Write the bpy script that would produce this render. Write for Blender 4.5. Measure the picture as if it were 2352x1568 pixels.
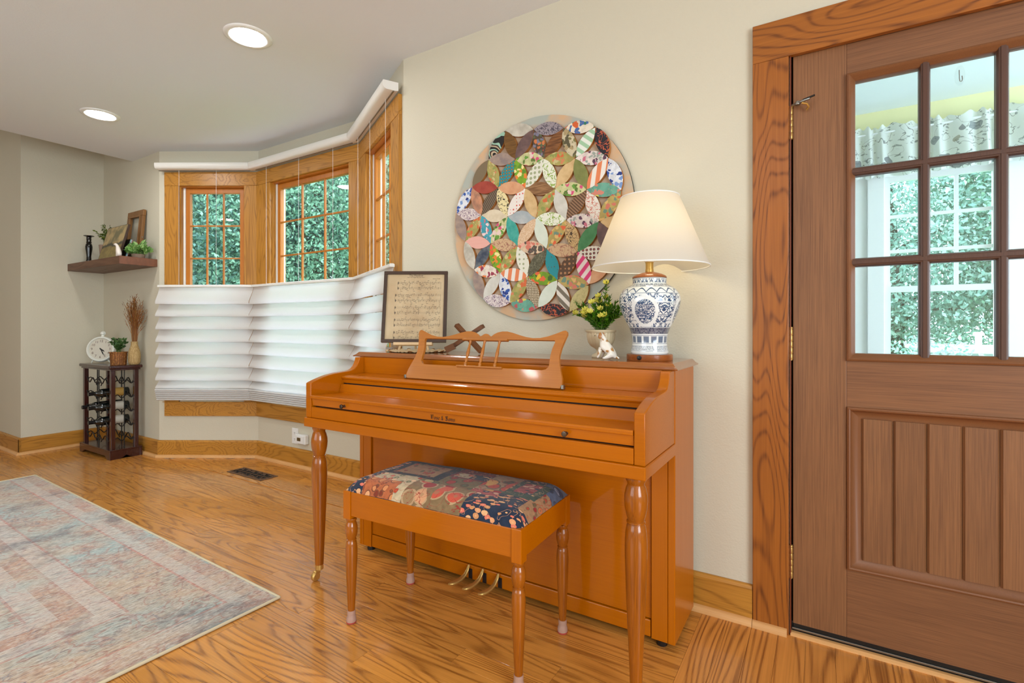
import bpy, bmesh, math, random
import numpy as np
from mathutils import Vector, Matrix

for _o in list(bpy.data.objects):
    bpy.data.objects.remove(_o)
SC = bpy.context.scene
COL = SC.collection
R = math.radians
rng = random.Random(7)

# ------------------------------------------------------------------ camera, world, light, exposure
cam = bpy.data.cameras.new('camera')
cam.sensor_width = 36.0
cam.lens = 1158.1 / 2352 * 36.0
cam.shift_y = -33.8 / 2352
cam.clip_start = 0.02
cam_o = bpy.data.objects.new('camera', cam)
cam_o.location = (0, -1.982, 1.055)
cam_o.rotation_euler = (R(90), 0, R(31.64))
COL.objects.link(cam_o)
SC.camera = cam_o

world = bpy.data.worlds.new('sky')
SC.world = world
world.use_nodes = True
bg = world.node_tree.nodes['Background']
bg.inputs[0].default_value = (0.74, 0.85, 1.0, 1)
bg.inputs[1].default_value = 10.0

def area_light(name, loc, rot, sx, sy, power, color):
    l = bpy.data.lights.new(name, 'AREA')
    l.shape = 'RECTANGLE'; l.size = sx; l.size_y = sy; l.energy = power; l.color = color
    o = bpy.data.objects.new(name, l); o.location = loc; o.rotation_euler = rot
    COL.objects.link(o)
    return o
# added area lights, placed as daylight from unseen windows behind the camera
area_light('added_back_daylight', (-2.2, -4.28, 1.40), (R(90), 0, 0), 2.6, 1.7, 44, (0.80, 0.91, 1.0))
area_light('added_side_daylight', (2.42, -2.7, 1.35), (R(90), 0, R(90)), 2.0, 1.7, 120, (0.80, 0.91, 1.0))

SC.view_settings.view_transform = 'Standard'
SC.view_settings.look = 'None'
SC.view_settings.exposure = 0.06
SC.view_settings.gamma = 1.0
SC.view_settings.use_curve_mapping = False
try:
    SC.cycles.use_denoising = True
    SC.cycles.adaptive_threshold = 0.015
    SC.cycles.max_bounces = 8
    SC.cycles.diffuse_bounces = 4
    SC.cycles.transparent_max_bounces = 14
except Exception:
    pass

# ------------------------------------------------------------------ helpers: colour and shader nodes
def lin(r, g, b):
    def f(c):
        c /= 255.0
        return c / 12.92 if c <= 0.04045 else ((c + 0.055) / 1.055) ** 2.4
    return (f(r), f(g), f(b), 1.0)

class NT:
    def __init__(self, name):
        self.m = bpy.data.materials.new(name); self.m.use_nodes = True
        self.t = self.m.node_tree; self.t.nodes.clear()
        self.out = self.n('ShaderNodeOutputMaterial')
    def n(self, typ, **kw):
        nd = self.t.nodes.new(typ)
        for k, v in kw.items():
            setattr(nd, k, v)
        return nd
    def l(self, a, b): self.t.links.new(a, b)
    def put(self, sock, v):
        if hasattr(v, 'default_value') or hasattr(v, 'is_linked'): self.l(v, sock)
        else: sock.default_value = v
    def math(self, op, a, b=0.0, c=None, clamp=False):
        nd = self.n('ShaderNodeMath', operation=op, use_clamp=clamp)
        self.put(nd.inputs[0], a); self.put(nd.inputs[1], b)
        if c is not None: self.put(nd.inputs[2], c)
        return nd.outputs[0]
    def vmath(self, op, a, b=(0, 0, 0)):
        nd = self.n('ShaderNodeVectorMath', operation=op)
        self.put(nd.inputs[0], a); self.put(nd.inputs[1], b)
        return nd.outputs[0]
    def mix(self, f, a, b, blend='MIX'):
        nd = self.n('ShaderNodeMix', data_type='RGBA', blend_type=blend)
        self.put(nd.inputs[0], f); self.put(nd.inputs[6], a); self.put(nd.inputs[7], b)
        return nd.outputs[2]
    def obj(self, scale=(1, 1, 1), rot=(0, 0, 0), loc=(0, 0, 0), rand=0.0):
        tc = self.n('ShaderNodeTexCoord').outputs['Object']
        if rand:
            oi = self.n('ShaderNodeObjectInfo').outputs['Random']
            cx = self.n('ShaderNodeCombineXYZ')
            self.l(self.math('MULTIPLY', oi, rand), cx.inputs[0])
            self.l(self.math('MULTIPLY', oi, rand * 1.7), cx.inputs[1])
            self.l(self.math('MULTIPLY', oi, rand * 2.3), cx.inputs[2])
            tc = self.vmath('ADD', tc, cx.outputs[0])
        mp = self.n('ShaderNodeMapping')
        mp.inputs['Scale'].default_value = scale; mp.inputs['Rotation'].default_value = rot; mp.inputs['Location'].default_value = loc
        self.l(tc, mp.inputs['Vector'])
        return mp.outputs[0]
    def noise(self, vec, scale=5, detail=3, rough=0.5, dist=0.0, col=False):
        nd = self.n('ShaderNodeTexNoise')
        self.l(vec, nd.inputs['Vector'])
        nd.inputs['Scale'].default_value = scale; nd.inputs['Detail'].default_value = detail
        nd.inputs['Roughness'].default_value = rough; nd.inputs['Distortion'].default_value = dist
        return nd.outputs[1 if col else 0]
    def voronoi(self, vec, scale=5, feature='F1', out='Distance', rnd=1.0):
        nd = self.n('ShaderNodeTexVoronoi', feature=feature)
        self.l(vec, nd.inputs['Vector']); nd.inputs['Scale'].default_value = scale
        nd.inputs['Randomness'].default_value = rnd
        return nd.outputs[out]
    def ramp(self, f, stops, interp='LINEAR'):
        nd = self.n('ShaderNodeValToRGB'); e = nd.color_ramp
        e.interpolation = interp
        while len(e.elements) < len(stops): e.elements.new(0.5)
        for k, (p, c) in enumerate(stops):
            e.elements[k].position = p; e.elements[k].color = c if len(c) == 4 else (*c, 1)
        self.put(nd.inputs[0], f)
        return nd.outputs[0]
    def step(self, v, lo, hi):
        nd = self.n('ShaderNodeMapRange', clamp=True)
        self.put(nd.inputs[0], v); nd.inputs[1].default_value = lo; nd.inputs[2].default_value = hi
        return nd.outputs[0]
    def bump(self, h, strength=0.2, dist=0.002):
        nd = self.n('ShaderNodeBump'); nd.inputs['Strength'].default_value = strength; nd.inputs['Distance'].default_value = dist
        self.l(h, nd.inputs['Height'])
        return nd.outputs[0]
    def bsdf(self, color, rough=0.5, metal=0.0, normal=None, spec=0.5, coat=0.0, coat_rough=0.1, sheen=0.0, emit=None, emit_s=0.0, link=True, sss=0.0):
        b = self.n('ShaderNodeBsdfPrincipled')
        self.put(b.inputs['Base Color'], color); self.put(b.inputs['Roughness'], rough)
        b.inputs['Metallic'].default_value = metal; b.inputs['Specular IOR Level'].default_value = spec
        b.inputs['Coat Weight'].default_value = coat; b.inputs['Coat Roughness'].default_value = coat_rough
        b.inputs['Sheen Weight'].default_value = sheen
        if sss:
            b.inputs['Subsurface Weight'].default_value = sss; b.inputs['Subsurface Radius'].default_value = (0.01, 0.01, 0.01)
        if normal is not None: self.l(normal, b.inputs['Normal'])
        if emit is not None:
            self.put(b.inputs['Emission Color'], emit); b.inputs['Emission Strength'].default_value = emit_s
        if link: self.l(b.outputs[0], self.out.inputs[0])
        return b.outputs[0]

MAT = {}
def plain(name, c, rough=0.5, metal=0.0, spec=0.5, coat=0.0, bump=0.0, bscale=200, sheen=0.0, vary=0.0):
    if name in MAT: return MAT[name]
    t = NT(name); nrm = None; col = c
    if bump: nrm = t.bump(t.noise(t.obj(), bscale, 2), bump, 0.001)
    if vary:
        f = t.noise(t.obj(rand=3.0), 9, 3)
        col = t.mix(t.step(f, .3, .7), tuple(x * (1 - vary) for x in c[:3]) + (1,), tuple(min(1, x * (1 + vary)) for x in c[:3]) + (1,))
    t.bsdf(col, rough, metal, nrm, spec, coat, sheen=sheen)
    MAT[name] = t.m
    return t.m

def wood(name, light, dark, axis='X', ring=22.0, across=7.0, along=0.9, strength=0.6, fiber=0.35, rough=0.35, coat=0.0, rand=11.0, tone=0.12, bump=0.05, line=0.5, spec=0.4):
    """grain as contour lines of a stretched noise, plus fine pores; tone varies from board to board"""
    if name in MAT: return MAT[name]
    t = NT(name)
    s = {'X': (along, across, across), 'Y': (across, along, across), 'Z': (across, across, along)}[axis]
    v = t.obj(scale=s, rand=rand)
    n1 = t.noise(v, 1.0, 2.0, 0.45, 0.25)
    sn = t.math('SINE', t.math('MULTIPLY', n1, ring * 6.283))
    g = t.math('POWER', t.math('MULTIPLY_ADD', sn, 0.5, 0.5), 1.0 / max(line, .05))
    fs = {'X': (along * 5, across * 40, across * 40), 'Y': (across * 40, along * 5, across * 40), 'Z': (across * 40, across * 40, along * 5)}[axis]
    v2 = t.obj(scale=fs, rand=rand)
    fb = t.step(t.noise(v2, 1.0, 3.0, 0.6), .35, .75)
    amt = t.math('MULTIPLY', g, t.math('MULTIPLY_ADD', fb, 0.5, 0.5))
    f = t.math('ADD', t.math('MULTIPLY', amt, strength), t.math('MULTIPLY', fb, fiber), clamp=True)
    c = t.mix(f, light, dark)
    oi = t.n('ShaderNodeObjectInfo').outputs['Random']
    big = t.noise(t.obj(scale=(1, 1, 1), rand=rand), 3.0, 2.0)
    val = t.math('ADD', t.math('MULTIPLY_ADD', oi, 2 * tone, 1 - tone), t.math('MULTIPLY_ADD', big, .24, -.12))
    hs = t.n('ShaderNodeHueSaturation'); t.l(c, hs.inputs['Color']); t.l(val, hs.inputs['Value'])
    rgh = t.math('MULTIPLY_ADD', f, 0.15, rough)
    t.bsdf(hs.outputs[0], rgh, normal=t.bump(f, bump, 0.001) if bump else None, coat=coat, coat_rough=0.07, spec=spec)
    MAT[name] = t.m
    return t.m

# ------------------------------------------------------------------ helpers: meshes
class MB:
    def __init__(self): self.v = []; self.f = []; self.mi = []
    def face(self, idx, mi=0): self.f.append(tuple(idx)); self.mi.append(mi)
    def add(self, vs, fs, mi=0):
        o = len(self.v); self.v += [tuple(map(float, p)) for p in vs]
        for q in fs: self.face([i + o for i in q], mi)
        return self
    def box(self, x0, x1, y0, y1, z0, z1, mi=0, M=None):
        vs = [(x0, y0, z0), (x1, y0, z0), (x1, y1, z0), (x0, y1, z0), (x0, y0, z1), (x1, y0, z1), (x1, y1, z1), (x0, y1, z1)]
        if M is not None: vs = [M @ Vector(p) for p in vs]
        return self.add(vs, [(0, 3, 2, 1), (4, 5, 6, 7), (0, 1, 5, 4), (1, 2, 6, 5), (2, 3, 7, 6), (3, 0, 4, 7)], mi)
    def prism(self, poly, fn, c0, c1, mi=0, mi_side=None):
        """poly: (a,b) list, fn(a,b,c) -> xyz"""
        n = len(poly); ms = mi if mi_side is None else mi_side
        vs = [fn(a, b, c0) for a, b in poly] + [fn(a, b, c1) for a, b in poly]
        o = len(self.v); self.v += [tuple(map(float, p)) for p in vs]
        self.face([o + i for i in range(n)][::-1], ms); self.face([o + n + i for i in range(n)], mi)
        for i in range(n):
            j = (i + 1) % n; self.face((o + i, o + j, o + n + j, o + n + i), ms)
        return self
    def lathe(self, prof, seg=24, c=(0, 0, 0), M=None, mi=0, mis=None, cap=True):
        o = len(self.v); k = len(prof)
        for r, z in prof:
            for s in range(seg):
                a = 2 * math.pi * s / seg
                p = Vector((r * math.cos(a), r * math.sin(a), z))
                if M is not None: p = M @ p
                self.v.append((p.x + c[0], p.y + c[1], p.z + c[2]))
        for i in range(k - 1):
            m = mis[i] if mis else mi
            for s in range(seg):
                t = (s + 1) % seg
                self.face((o + i * seg + s, o + i * seg + t, o + (i + 1) * seg + t, o + (i + 1) * seg + s), m)
        if cap:
            if prof[0][0] > 1e-6: self.face([o + s for s in range(seg)][::-1], mis[0] if mis else mi)
            if prof[-1][0] > 1e-6: self.face([o + (k - 1) * seg + s for s in range(seg)], mis[-1] if mis else mi)
        return self
    def tube(self, pts, r, seg=6, mi=0, closed=False, cap=True):
        pts = [Vector(p) for p in pts]; n = len(pts); o = len(self.v)
        rad = r if isinstance(r, (list, tuple)) else [r] * n
        up = None
        for i, p in enumerate(pts):
            a = pts[(i - 1) % n] if (i or closed) else p
            b = pts[(i + 1) % n] if (i < n - 1 or closed) else p
            d = (b - a).normalized() if (b - a).length > 1e-9 else Vector((0, 0, 1))
            if up is None: up = d.orthogonal().normalized()
            up = up - d * up.dot(d)
            up = up.normalized() if up.length > 1e-6 else d.orthogonal().normalized()
            w = d.cross(up)
            for s in range(seg):
                t = 2 * math.pi * s / seg
                self.v.append(tuple(p + (up * math.cos(t) + w * math.sin(t)) * rad[i]))
        for i in range(n if closed else n - 1):
            j = (i + 1) % n
            for s in range(seg):
                t = (s + 1) % seg
                self.face((o + i * seg + s, o + i * seg + t, o + j * seg + t, o + j * seg + s), mi)
        if cap and not closed:
            self.face([o + s for s in range(seg)][::-1], mi); self.face([o + (n - 1) * seg + s for s in range(seg)], mi)
        return self
    def grid(self, fn, nu, nv, mi=0, mfn=None):
        o = len(self.v)
        for j in range(nv + 1):
            for i in range(nu + 1): self.v.append(tuple(map(float, fn(i / nu, j / nv))))
        for j in range(nv):
            for i in range(nu):
                a = o + j * (nu + 1) + i
                self.face((a, a + 1, a + nu + 2, a + nu + 1), mfn((i + .5) / nu, (j + .5) / nv) if mfn else mi)
        return self

MW = {}
def mesh_of(name, mb, mats, smooth=None):
    me = bpy.data.meshes.new(name)
    me.from_pydata(mb.v, [], mb.f)
    mats = mats if isinstance(mats, (list, tuple)) else [mats]
    for m in mats: me.materials.append(m)
    if len(mats) > 1: me.polygons.foreach_set('material_index', mb.mi)
    bm = bmesh.new(); bm.from_mesh(me)
    bmesh.ops.recalc_face_normals(bm, faces=bm.faces)
    bm.to_mesh(me); bm.free()
    if smooth is not None:
        me.polygons.foreach_set('use_smooth', [True] * len(me.polygons))
        me.set_sharp_from_angle(angle=R(smooth))
    me.update()
    return me
def attach(o, parent):
    if parent is not None:
        o.parent = parent
        if parent.name in MW: o.matrix_parent_inverse = MW[parent.name].inverted()
def put(name, me, parent=None, bevel=0.0, seg=2, label=None, cat=None, group=None, kind=None):
    o = bpy.data.objects.new(name, me); COL.objects.link(o)
    attach(o, parent)
    if bevel:
        md = o.modifiers.new('bevel', 'BEVEL'); md.width = bevel; md.segments = seg; md.limit_method = 'ANGLE'; md.angle_limit = R(35)
        md.harden_normals = False
    tag(o, label, cat, group, kind)
    return o
def build(name, mb, mats, parent=None, smooth=None, bevel=0.0, seg=2, **kw):
    return put(name, mesh_of(name, mb, mats, smooth), parent, bevel, seg, **kw)
def tag(o, label=None, cat=None, group=None, kind=None):
    if label: o['label'] = label
    if cat: o['category'] = cat
    if group: o['group'] = group
    if kind: o['kind'] = kind
    return o
def thing(name, label, cat, loc=(0, 0, 0), group=None, kind=None):
    """an Empty at the thing's base; the parts below are modelled where they stand"""
    o = bpy.data.objects.new(name, None); o.empty_display_size = 0.05
    o.location = loc; COL.objects.link(o)
    MW[o.name] = Matrix.Translation(Vector(loc))
    return tag(o, label, cat, group, kind)
def box(name, x0, x1, y0, y1, z0, z1, mat, parent=None, bevel=0.003, **kw):
    return build(name, MB().box(x0, x1, y0, y1, z0, z1), mat, parent, bevel=bevel, **kw)
def rotz(a): return Matrix.Rotation(a, 4, 'Z')
def xform(M, mb):
    mb.v = [tuple(M @ Vector(p)) for p in mb.v]
    return mb
def skin(name, pts, edges, rad, mat, parent=None, sub=2):
    """one continuous skinned body"""
    me = bpy.data.meshes.new(name); me.from_pydata(pts, edges, [])
    o = bpy.data.objects.new(name, me); COL.objects.link(o)
    md = o.modifiers.new('skin', 'SKIN'); md.use_smooth_shade = True
    for i, r in enumerate(rad):
        r = r if isinstance(r, tuple) else (r, r)
        me.skin_vertices[0].data[i].radius = r
    me.skin_vertices[0].data[0].use_root = True
    s = o.modifiers.new('sub', 'SUBSURF'); s.levels = sub; s.render_levels = sub
    dg = bpy.context.evaluated_depsgraph_get(); ev = o.evaluated_get(dg)
    m2 = bpy.data.meshes.new_from_object(ev); bpy.data.objects.remove(o)
    m2.name = name; m2.materials.clear(); m2.materials.append(mat)
    m2.polygons.foreach_set('use_smooth', [True] * len(m2.polygons))
    return put(name, m2, parent)
def text_mesh(name, body, size, M, mat, parent=None, align='CENTER', extrude=0.0, offset=0.0, **kw):
    cu = bpy.data.curves.new(name, 'FONT'); cu.body = body; cu.size = size; cu.align_x = align; cu.align_y = 'CENTER'; cu.extrude = extrude; cu.offset = offset
    cu.resolution_u = 3
    o = bpy.data.objects.new(name + '_src', cu); COL.objects.link(o)
    dg = bpy.context.evaluated_depsgraph_get(); me = bpy.data.meshes.new_from_object(o.evaluated_get(dg))
    bpy.data.objects.remove(o); me.name = name
    me.transform(M); me.materials.clear(); me.materials.append(mat)
    return put(name, me, parent, **kw)

# ------------------------------------------------------------------ materials
def wall_paint(name, c, bump=.35):
    t = NT(name); v = t.obj()
    h = t.math('ADD', t.noise(v, 150, 3), t.math('MULTIPLY', t.noise(v, 55, 2), 0.7))
    t.bsdf(c, 0.75, normal=t.bump(h, bump, 0.0025), spec=0.25)
    return t.m
M_WALL = wall_paint('cream_wall_paint', lin(208, 202, 182))
M_CEIL = wall_paint('white_ceiling_paint', lin(226, 230, 234), .15)
M_FLOOR = wood('oak_floor', lin(214, 146, 66), lin(118, 64, 14), 'X', ring=34.0, across=5.0, along=.42, strength=.72, fiber=.28, rough=.2, coat=.3, tone=.10, line=.33)
M_FLOOR_Y = wood('oak_floor_entry', lin(220, 148, 70), lin(118, 60, 14), 'Y', ring=30.0, across=5.0, along=.42, strength=.8, fiber=.26, rough=.22, coat=.25, tone=.05, line=.42)
OAK_L, OAK_D = lin(194, 136, 54), lin(112, 64, 14)
M_OAK_X = wood('oak_trim_horizontal', OAK_L, OAK_D, 'X', ring=24, across=5, along=.8, strength=.5, fiber=.32, rough=.32, tone=.05, line=.25)
M_OAK_Y = wood('oak_trim_depthwise', OAK_L, OAK_D, 'Y', ring=24, across=5, along=.8, strength=.5, fiber=.32, rough=.32, tone=.05, line=.25)
M_OAK_Z = wood('oak_trim_vertical', OAK_L, OAK_D, 'Z', ring=24, across=5, along=.8, strength=.5, fiber=.32, rough=.32, tone=.05, line=.25)
M_SASH = wood('sash_wood', lin(196, 120, 38), lin(148, 82, 18), 'Z', ring=2, across=10, strength=.3, fiber=.35, rough=.35, tone=.04)
M_SHOE = wood('pale_shoe_moulding', lin(224, 172, 112), lin(190, 134, 76), 'X', ring=2, across=10, strength=.3, fiber=.4, rough=.4, tone=.04)
M_CASE_X = wood('door_casing_oak_horizontal', lin(164, 98, 36), lin(80, 36, 8), 'X', ring=30, across=4.5, along=.7, strength=.65, fiber=.3, rough=.3, tone=.03, line=.2)
M_CASE_Z = wood('door_casing_oak_vertical', lin(160, 94, 34), lin(78, 34, 8), 'Z', ring=30, across=4.5, along=.7, strength=.65, fiber=.3, rough=.3, tone=.03, line=.2)
M_DOOR_Z = wood('mahogany_door_vertical', lin(138, 94, 60), lin(84, 52, 32), 'Z', ring=1.2, across=14, along=1.2, strength=.25, fiber=.65, rough=.38, tone=.07)
M_DOOR_X = wood('mahogany_door_horizontal', lin(134, 90, 58), lin(82, 50, 30), 'X', ring=1.2, across=14, along=1.2, strength=.25, fiber=.65, rough=.38, tone=.07)
M_DOOR_M = wood('mahogany_moulding', lin(128, 82, 50), lin(92, 56, 34), 'Z', ring=1, across=14, strength=.1, fiber=.25, rough=.35, tone=.03)
M_DOOR_DK = wood('mahogany_muntin', lin(88, 58, 44), lin(62, 40, 30), 'Z', ring=1, across=14, strength=.2, fiber=.5, rough=.35, tone=.03)
PI_L, PI_D = lin(180, 98, 0), lin(146, 70, 0)
M_PIANO_X = wood('honey_maple_horizontal', PI_L, PI_D, 'X', ring=1.6, across=6, along=.6, strength=.22, fiber=.22, rough=.3, coat=.32, tone=.03, bump=0, line=.8, spec=.15)
M_PIANO_Z = wood('honey_maple_vertical', PI_L, PI_D, 'Z', ring=1.6, across=6, along=.6, strength=.22, fiber=.22, rough=.3, coat=.32, tone=.03, bump=0, line=.8, spec=.15)
M_LEG = wood('turned_leg_wood', lin(164, 90, 14), lin(106, 50, 4), 'Z', ring=6, across=9, along=.9, strength=.45, fiber=.35, rough=.15, coat=.4, tone=.03, bump=0, line=.5)
M_LID = wood('piano_lid_wood', lin(160, 92, 38), lin(112, 58, 20), 'X', ring=2, across=6, along=.6, strength=.35, fiber=.4, rough=.13, coat=.6, tone=.02, bump=0, line=.6)
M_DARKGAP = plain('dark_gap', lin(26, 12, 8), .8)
M_WHITE = plain('white_vinyl', lin(232, 230, 224), .35)
M_WHITEPAINT = plain('white_paint', lin(236, 238, 236), .4)
M_BRASS = plain('aged_brass', lin(206, 170, 98), .36, .75)
M_NICKEL = plain('dull_nickel', lin(150, 148, 142), .35, 1.0)
M_BLACK = plain('black_gloss', lin(10, 10, 11), .12, coat=.5)
M_IRON = plain('black_wrought_iron', lin(16, 14, 13), .4)
M_ESPRESSO = wood('espresso_wood', lin(62, 26, 20), lin(32, 12, 10), 'Z', ring=1.5, across=8, strength=.4, fiber=.4, rough=.22, coat=.4, tone=.05, bump=0)

def glass(name, tint=(1, 1, 1, 1), rough=0.0, ior=1.5):
    t = NT(name)
    tr = t.n('ShaderNodeBsdfTransparent'); tr.inputs[0].default_value = tint
    gl = t.n('ShaderNodeBsdfGlossy'); gl.inputs['Roughness'].default_value = rough
    lw = t.n('ShaderNodeLayerWeight'); r0 = ((ior - 1) / (ior + 1)) ** 2
    fac = t.math('MULTIPLY_ADD', t.math('POWER', lw.outputs['Facing'], 5.0), 1 - r0, r0)
    mx = t.n('ShaderNodeMixShader'); t.l(fac, mx.inputs[0]); t.l(tr.outputs[0], mx.inputs[1]); t.l(gl.outputs[0], mx.inputs[2])
    t.l(mx.outputs[0], t.out.inputs[0])
    return t.m
M_GLASS = glass('window_glass', (.93, .975, .98, 1))
M_CLEAR = glass('clear_plastic', (.97, .98, .98, 1), .02, 1.4)
# ------------------------------------------------------------------ room shell
ZC = 2.477                    # ceiling of this room
ZU = 3.05                     # higher ceiling past the dropped edge on the left
XW = -5.64                    # left wall
XE = -5.055                   # edge of the lower ceiling
YH = -.565                    # outside corner of the left wall
B0, B1, B2, B3 = (-1.90, 0.0), (-2.68, .416), (-3.89, .416), (-4.583, 0.0)
XB, YBK = 2.5, -4.35          # right end and back of the room

def frame_of(A, B):
    A = Vector((*A, 0)); B = Vector((*B, 0)); d = (B - A).normalized(); n = Vector((d.y, -d.x, 0))
    L = (B - A).length
    return (lambda t, n_, z: A + d * t + n * n_ + Vector((0, 0, z))), L, math.atan2(d.y, d.x)
def wall_panel(name, A, B, z0, z1, holes=(), th=.12, mat=None, label=None):
    """a wall from A to B (room on the right-hand side of the walk), openings cut through its thickness"""
    P, L, _ = frame_of(A, B)
    ts = sorted({0.0, L} | {h[0] for h in holes} | {h[1] for h in holes})
    zs = sorted({z0, z1} | {h[2] for h in holes} | {h[3] for h in holes})
    def solid(i, j):
        if i < 0 or j < 0 or i >= len(ts) - 1 or j >= len(zs) - 1: return False
        t, z = (ts[i] + ts[i + 1]) / 2, (zs[j] + zs[j + 1]) / 2
        return not any(h[0] < t < h[1] and h[2] < z < h[3] for h in holes)
    mb = MB(); idx = {}
    def vid(i, j, k):
        if (i, j, k) not in idx:
            idx[i, j, k] = len(mb.v); mb.v.append(tuple(P(ts[i], -th * k, zs[j])))
        return idx[i, j, k]
    for i in range(len(ts) - 1):
        for j in range(len(zs) - 1):
            if not solid(i, j): continue
            mb.face((vid(i, j, 0), vid(i + 1, j, 0), vid(i + 1, j + 1, 0), vid(i, j + 1, 0)))
            mb.face((vid(i, j, 1), vid(i, j + 1, 1), vid(i + 1, j + 1, 1), vid(i + 1, j, 1)))
            for di, dj, a, b in ((-1, 0, (i, j), (i, j + 1)), (1, 0, (i + 1, j), (i + 1, j + 1)), (0, -1, (i, j), (i + 1, j)), (0, 1, (i, j + 1), (i + 1, j + 1))):
                if not solid(i + di, j + dj):
                    mb.face((vid(*a, 0), vid(*b, 0), vid(*b, 1), vid(*a, 1)))
    return build(name, mb, mat or M_WALL, kind='structure', label=label, cat='wall')

DX0, DX1, DZT = -.092, .805, 1.992          # door opening
WZ0, WZ1 = .47, 2.197                       # window openings
SEG = {1: (B3, B2, .165, .705), 2: (B2, B1, .178, 1.098), 3: (B1, B0, .15, .722)}

wall_panel('wall_piano', B0, (XB, 0), 0, ZC + .1, [(DX0 - B0[0], DX1 - B0[0], -1, DZT)], label='cream textured wall behind the piano and around the front door')
for k, nm in ((1, 'left'), (2, 'center'), (3, 'right')):
    A, B, t0, t1 = SEG[k]
    wall_panel('wall_bay_' + nm, A, B, 0, ZC + .1, [(t0, t1, WZ0, WZ1)], label='cream bay wall around the %s window' % {1: 'leftmost', 2: 'widest', 3: 'rightmost, narrow-looking'}[k])
wall_panel('wall_return', (XW, 0), B3, 0, ZU + .1, label='short cream wall behind the floating shelf')
wall_panel('wall_left', (XW, YH), (XW, 0), 0, ZU + .1, label='cream wall left of the wine rack')
wall_panel('wall_hall', (-8.0, YH), (XW - .12, YH), 0, ZU + .1, label='cream wall past the outside corner at the left edge')
wall_panel('wall_hall_end', (-8.0, YBK), (-8.0, YH), 0, ZU + .1, label='cream end wall of the hall out of view')
wall_panel('wall_back', (XB, YBK), (-8.0, YBK), 0, ZU + .1, label='cream back wall behind the viewer')
wall_panel('wall_side', (XB, 0), (XB, YBK), 0, ZC + .1, label='cream side wall right of the front door, out of view')

# ceiling: lower part over the room and bay, with its dropped edge, then the higher part
cp = [(XE, 0), (B3[0], 0), B2, B1, B0, (XB, 0), (XB, YBK), (XE, YBK)]
cp = [(x, y + (.1 if y >= 0 else 0)) for x, y in cp]
build('ceiling', MB().prism(cp, lambda a, b, c: (a, b, c), ZC, ZC + .1), M_CEIL, kind='structure', label='off-white ceiling over the room and the bay', cat='ceiling')
build('ceiling_edge', MB().box(XE, XE + .1, YBK, 0, ZC + .1, ZU + .1), M_WALL, kind='structure', label='dropped edge of the lower ceiling', cat='ceiling')
build('ceiling_hall', MB().box(-8.1, XE + .1, YBK, .1, ZU, ZU + .1), M_CEIL, kind='structure', label='higher ceiling past the dropped edge', cat='ceiling')

# floor: a sub-floor that parents the oak boards
fp = [(-8.1, YH), (XW, YH), (XW, .0), (B3[0], 0), (B2[0], B2[1]), (B1[0], B1[1]), (B0[0], 0), (XB, 0), (XB, YBK), (-8.1, YBK)]
floor = build('floor', MB().prism(fp, lambda a, b, c: (a, b, c), -.1, -.004), M_FLOOR, kind='structure', label='oak strip floor', cat='floor')
PW, XSP = .0825, -.378
prng = random.Random(21)
def plank(x0, x1, y0, y1, mat):
    g = .0004; ch = .0002; z1 = prng.uniform(-.0003, .0003)
    mb = MB()
    x0 += g; x1 -= g; y0 += g; y1 -= g
    lo = [(x0, y0), (x1, y0), (x1, y1), (x0, y1)]
    hi = [(x0 + ch, y0 + ch), (x1 - ch, y0 + ch), (x1 - ch, y1 - ch), (x0 + ch, y1 - ch)]
    vs = [(*p, -.0045) for p in lo] + [(*p, z1 - ch) for p in lo] + [(*p, z1) for p in hi]
    mb.add(vs, [(0, 1, 5, 4), (1, 2, 6, 5), (2, 3, 7, 6), (3, 0, 4, 7), (4, 5, 9, 8), (5, 6, 10, 9), (6, 7, 11, 10), (7, 4, 8, 11), (8, 9, 10, 11)])
    build('plank', mb, mat, floor)
yy = -2.30
row = 0
while yy < .41:
    y1 = yy + PW; ym = yy + PW / 2
    if y1 > .0:
        f = min(1.0, max(0, y1) / .416)
        xa, xb = B3[0] + (B2[0] - B3[0]) * f, B0[0] + (B1[0] - B0[0]) * f
        if yy < 0: xa, xb = XW, XSP
        if yy < 0: y1 = min(y1, 0.0)
    else:
        xa, xb = (XW if ym > YH else -6.9), XSP
    y1 = min(y1, .412)
    x = xa; first = True
    while x < xb - 1e-4:
        ln = prng.uniform(.7, 1.5) * (prng.uniform(.3, 1) if first else 1)
        first = False
        x2 = min(xb, x + ln)
        if xb - x2 < .22: x2 = xb
        plank(x, x2, yy, y1, M_FLOOR); x = x2
    yy = yy + PW; row += 1
x = XSP
while x < 1.35:
    cut = prng.uniform(-1.5, -.75)
    for a, b in ((-2.3, cut), (cut, -.004)):
        plank(x, x + PW, a, b, M_FLOOR_Y)
    x += PW

# baseboards with shoe moulding
def baseboard(name, A, B, label, e0=0.0, e1=0.0, h=.137):
    """e0/e1: how far the ends run past A and B"""
    P, L, ang = frame_of(A, B)
    mat = M_OAK_X if abs(math.cos(ang)) > .6 else M_OAK_Y
    mb = MB().prism([(0.0, 0), (.016, 0), (.016, h - .012), (.011, h - .003), (.006, h), (0, h)], lambda a, b, c: P(c, a, b), -e0, L + e1)
    o = build(name, mb, mat, kind='structure', label=label, cat='baseboard')
    q = [(.016, 0), (.036, 0), (.0355, .008), (.031, .017), (.024, .021), (.016, .022)]
    build('shoe_moulding', MB().prism(q, lambda a, b, c: P(c, a, b), -e0 * 2 if e0 > 0 else -e0, L + (2 * e1 if e1 > 0 else e1)), M_SHOE, o, smooth=50)
    return o
baseboard('baseboard_piano_wall', B0, (-.2125, 0), 'oak baseboard between the piano and the front door', 0, 0)
baseboard('baseboard_bay_right', B1, B0, 'oak baseboard under the rightmost bay window')
baseboard('baseboard_bay_center', B2, B1, 'oak baseboard under the widest bay window')
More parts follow.
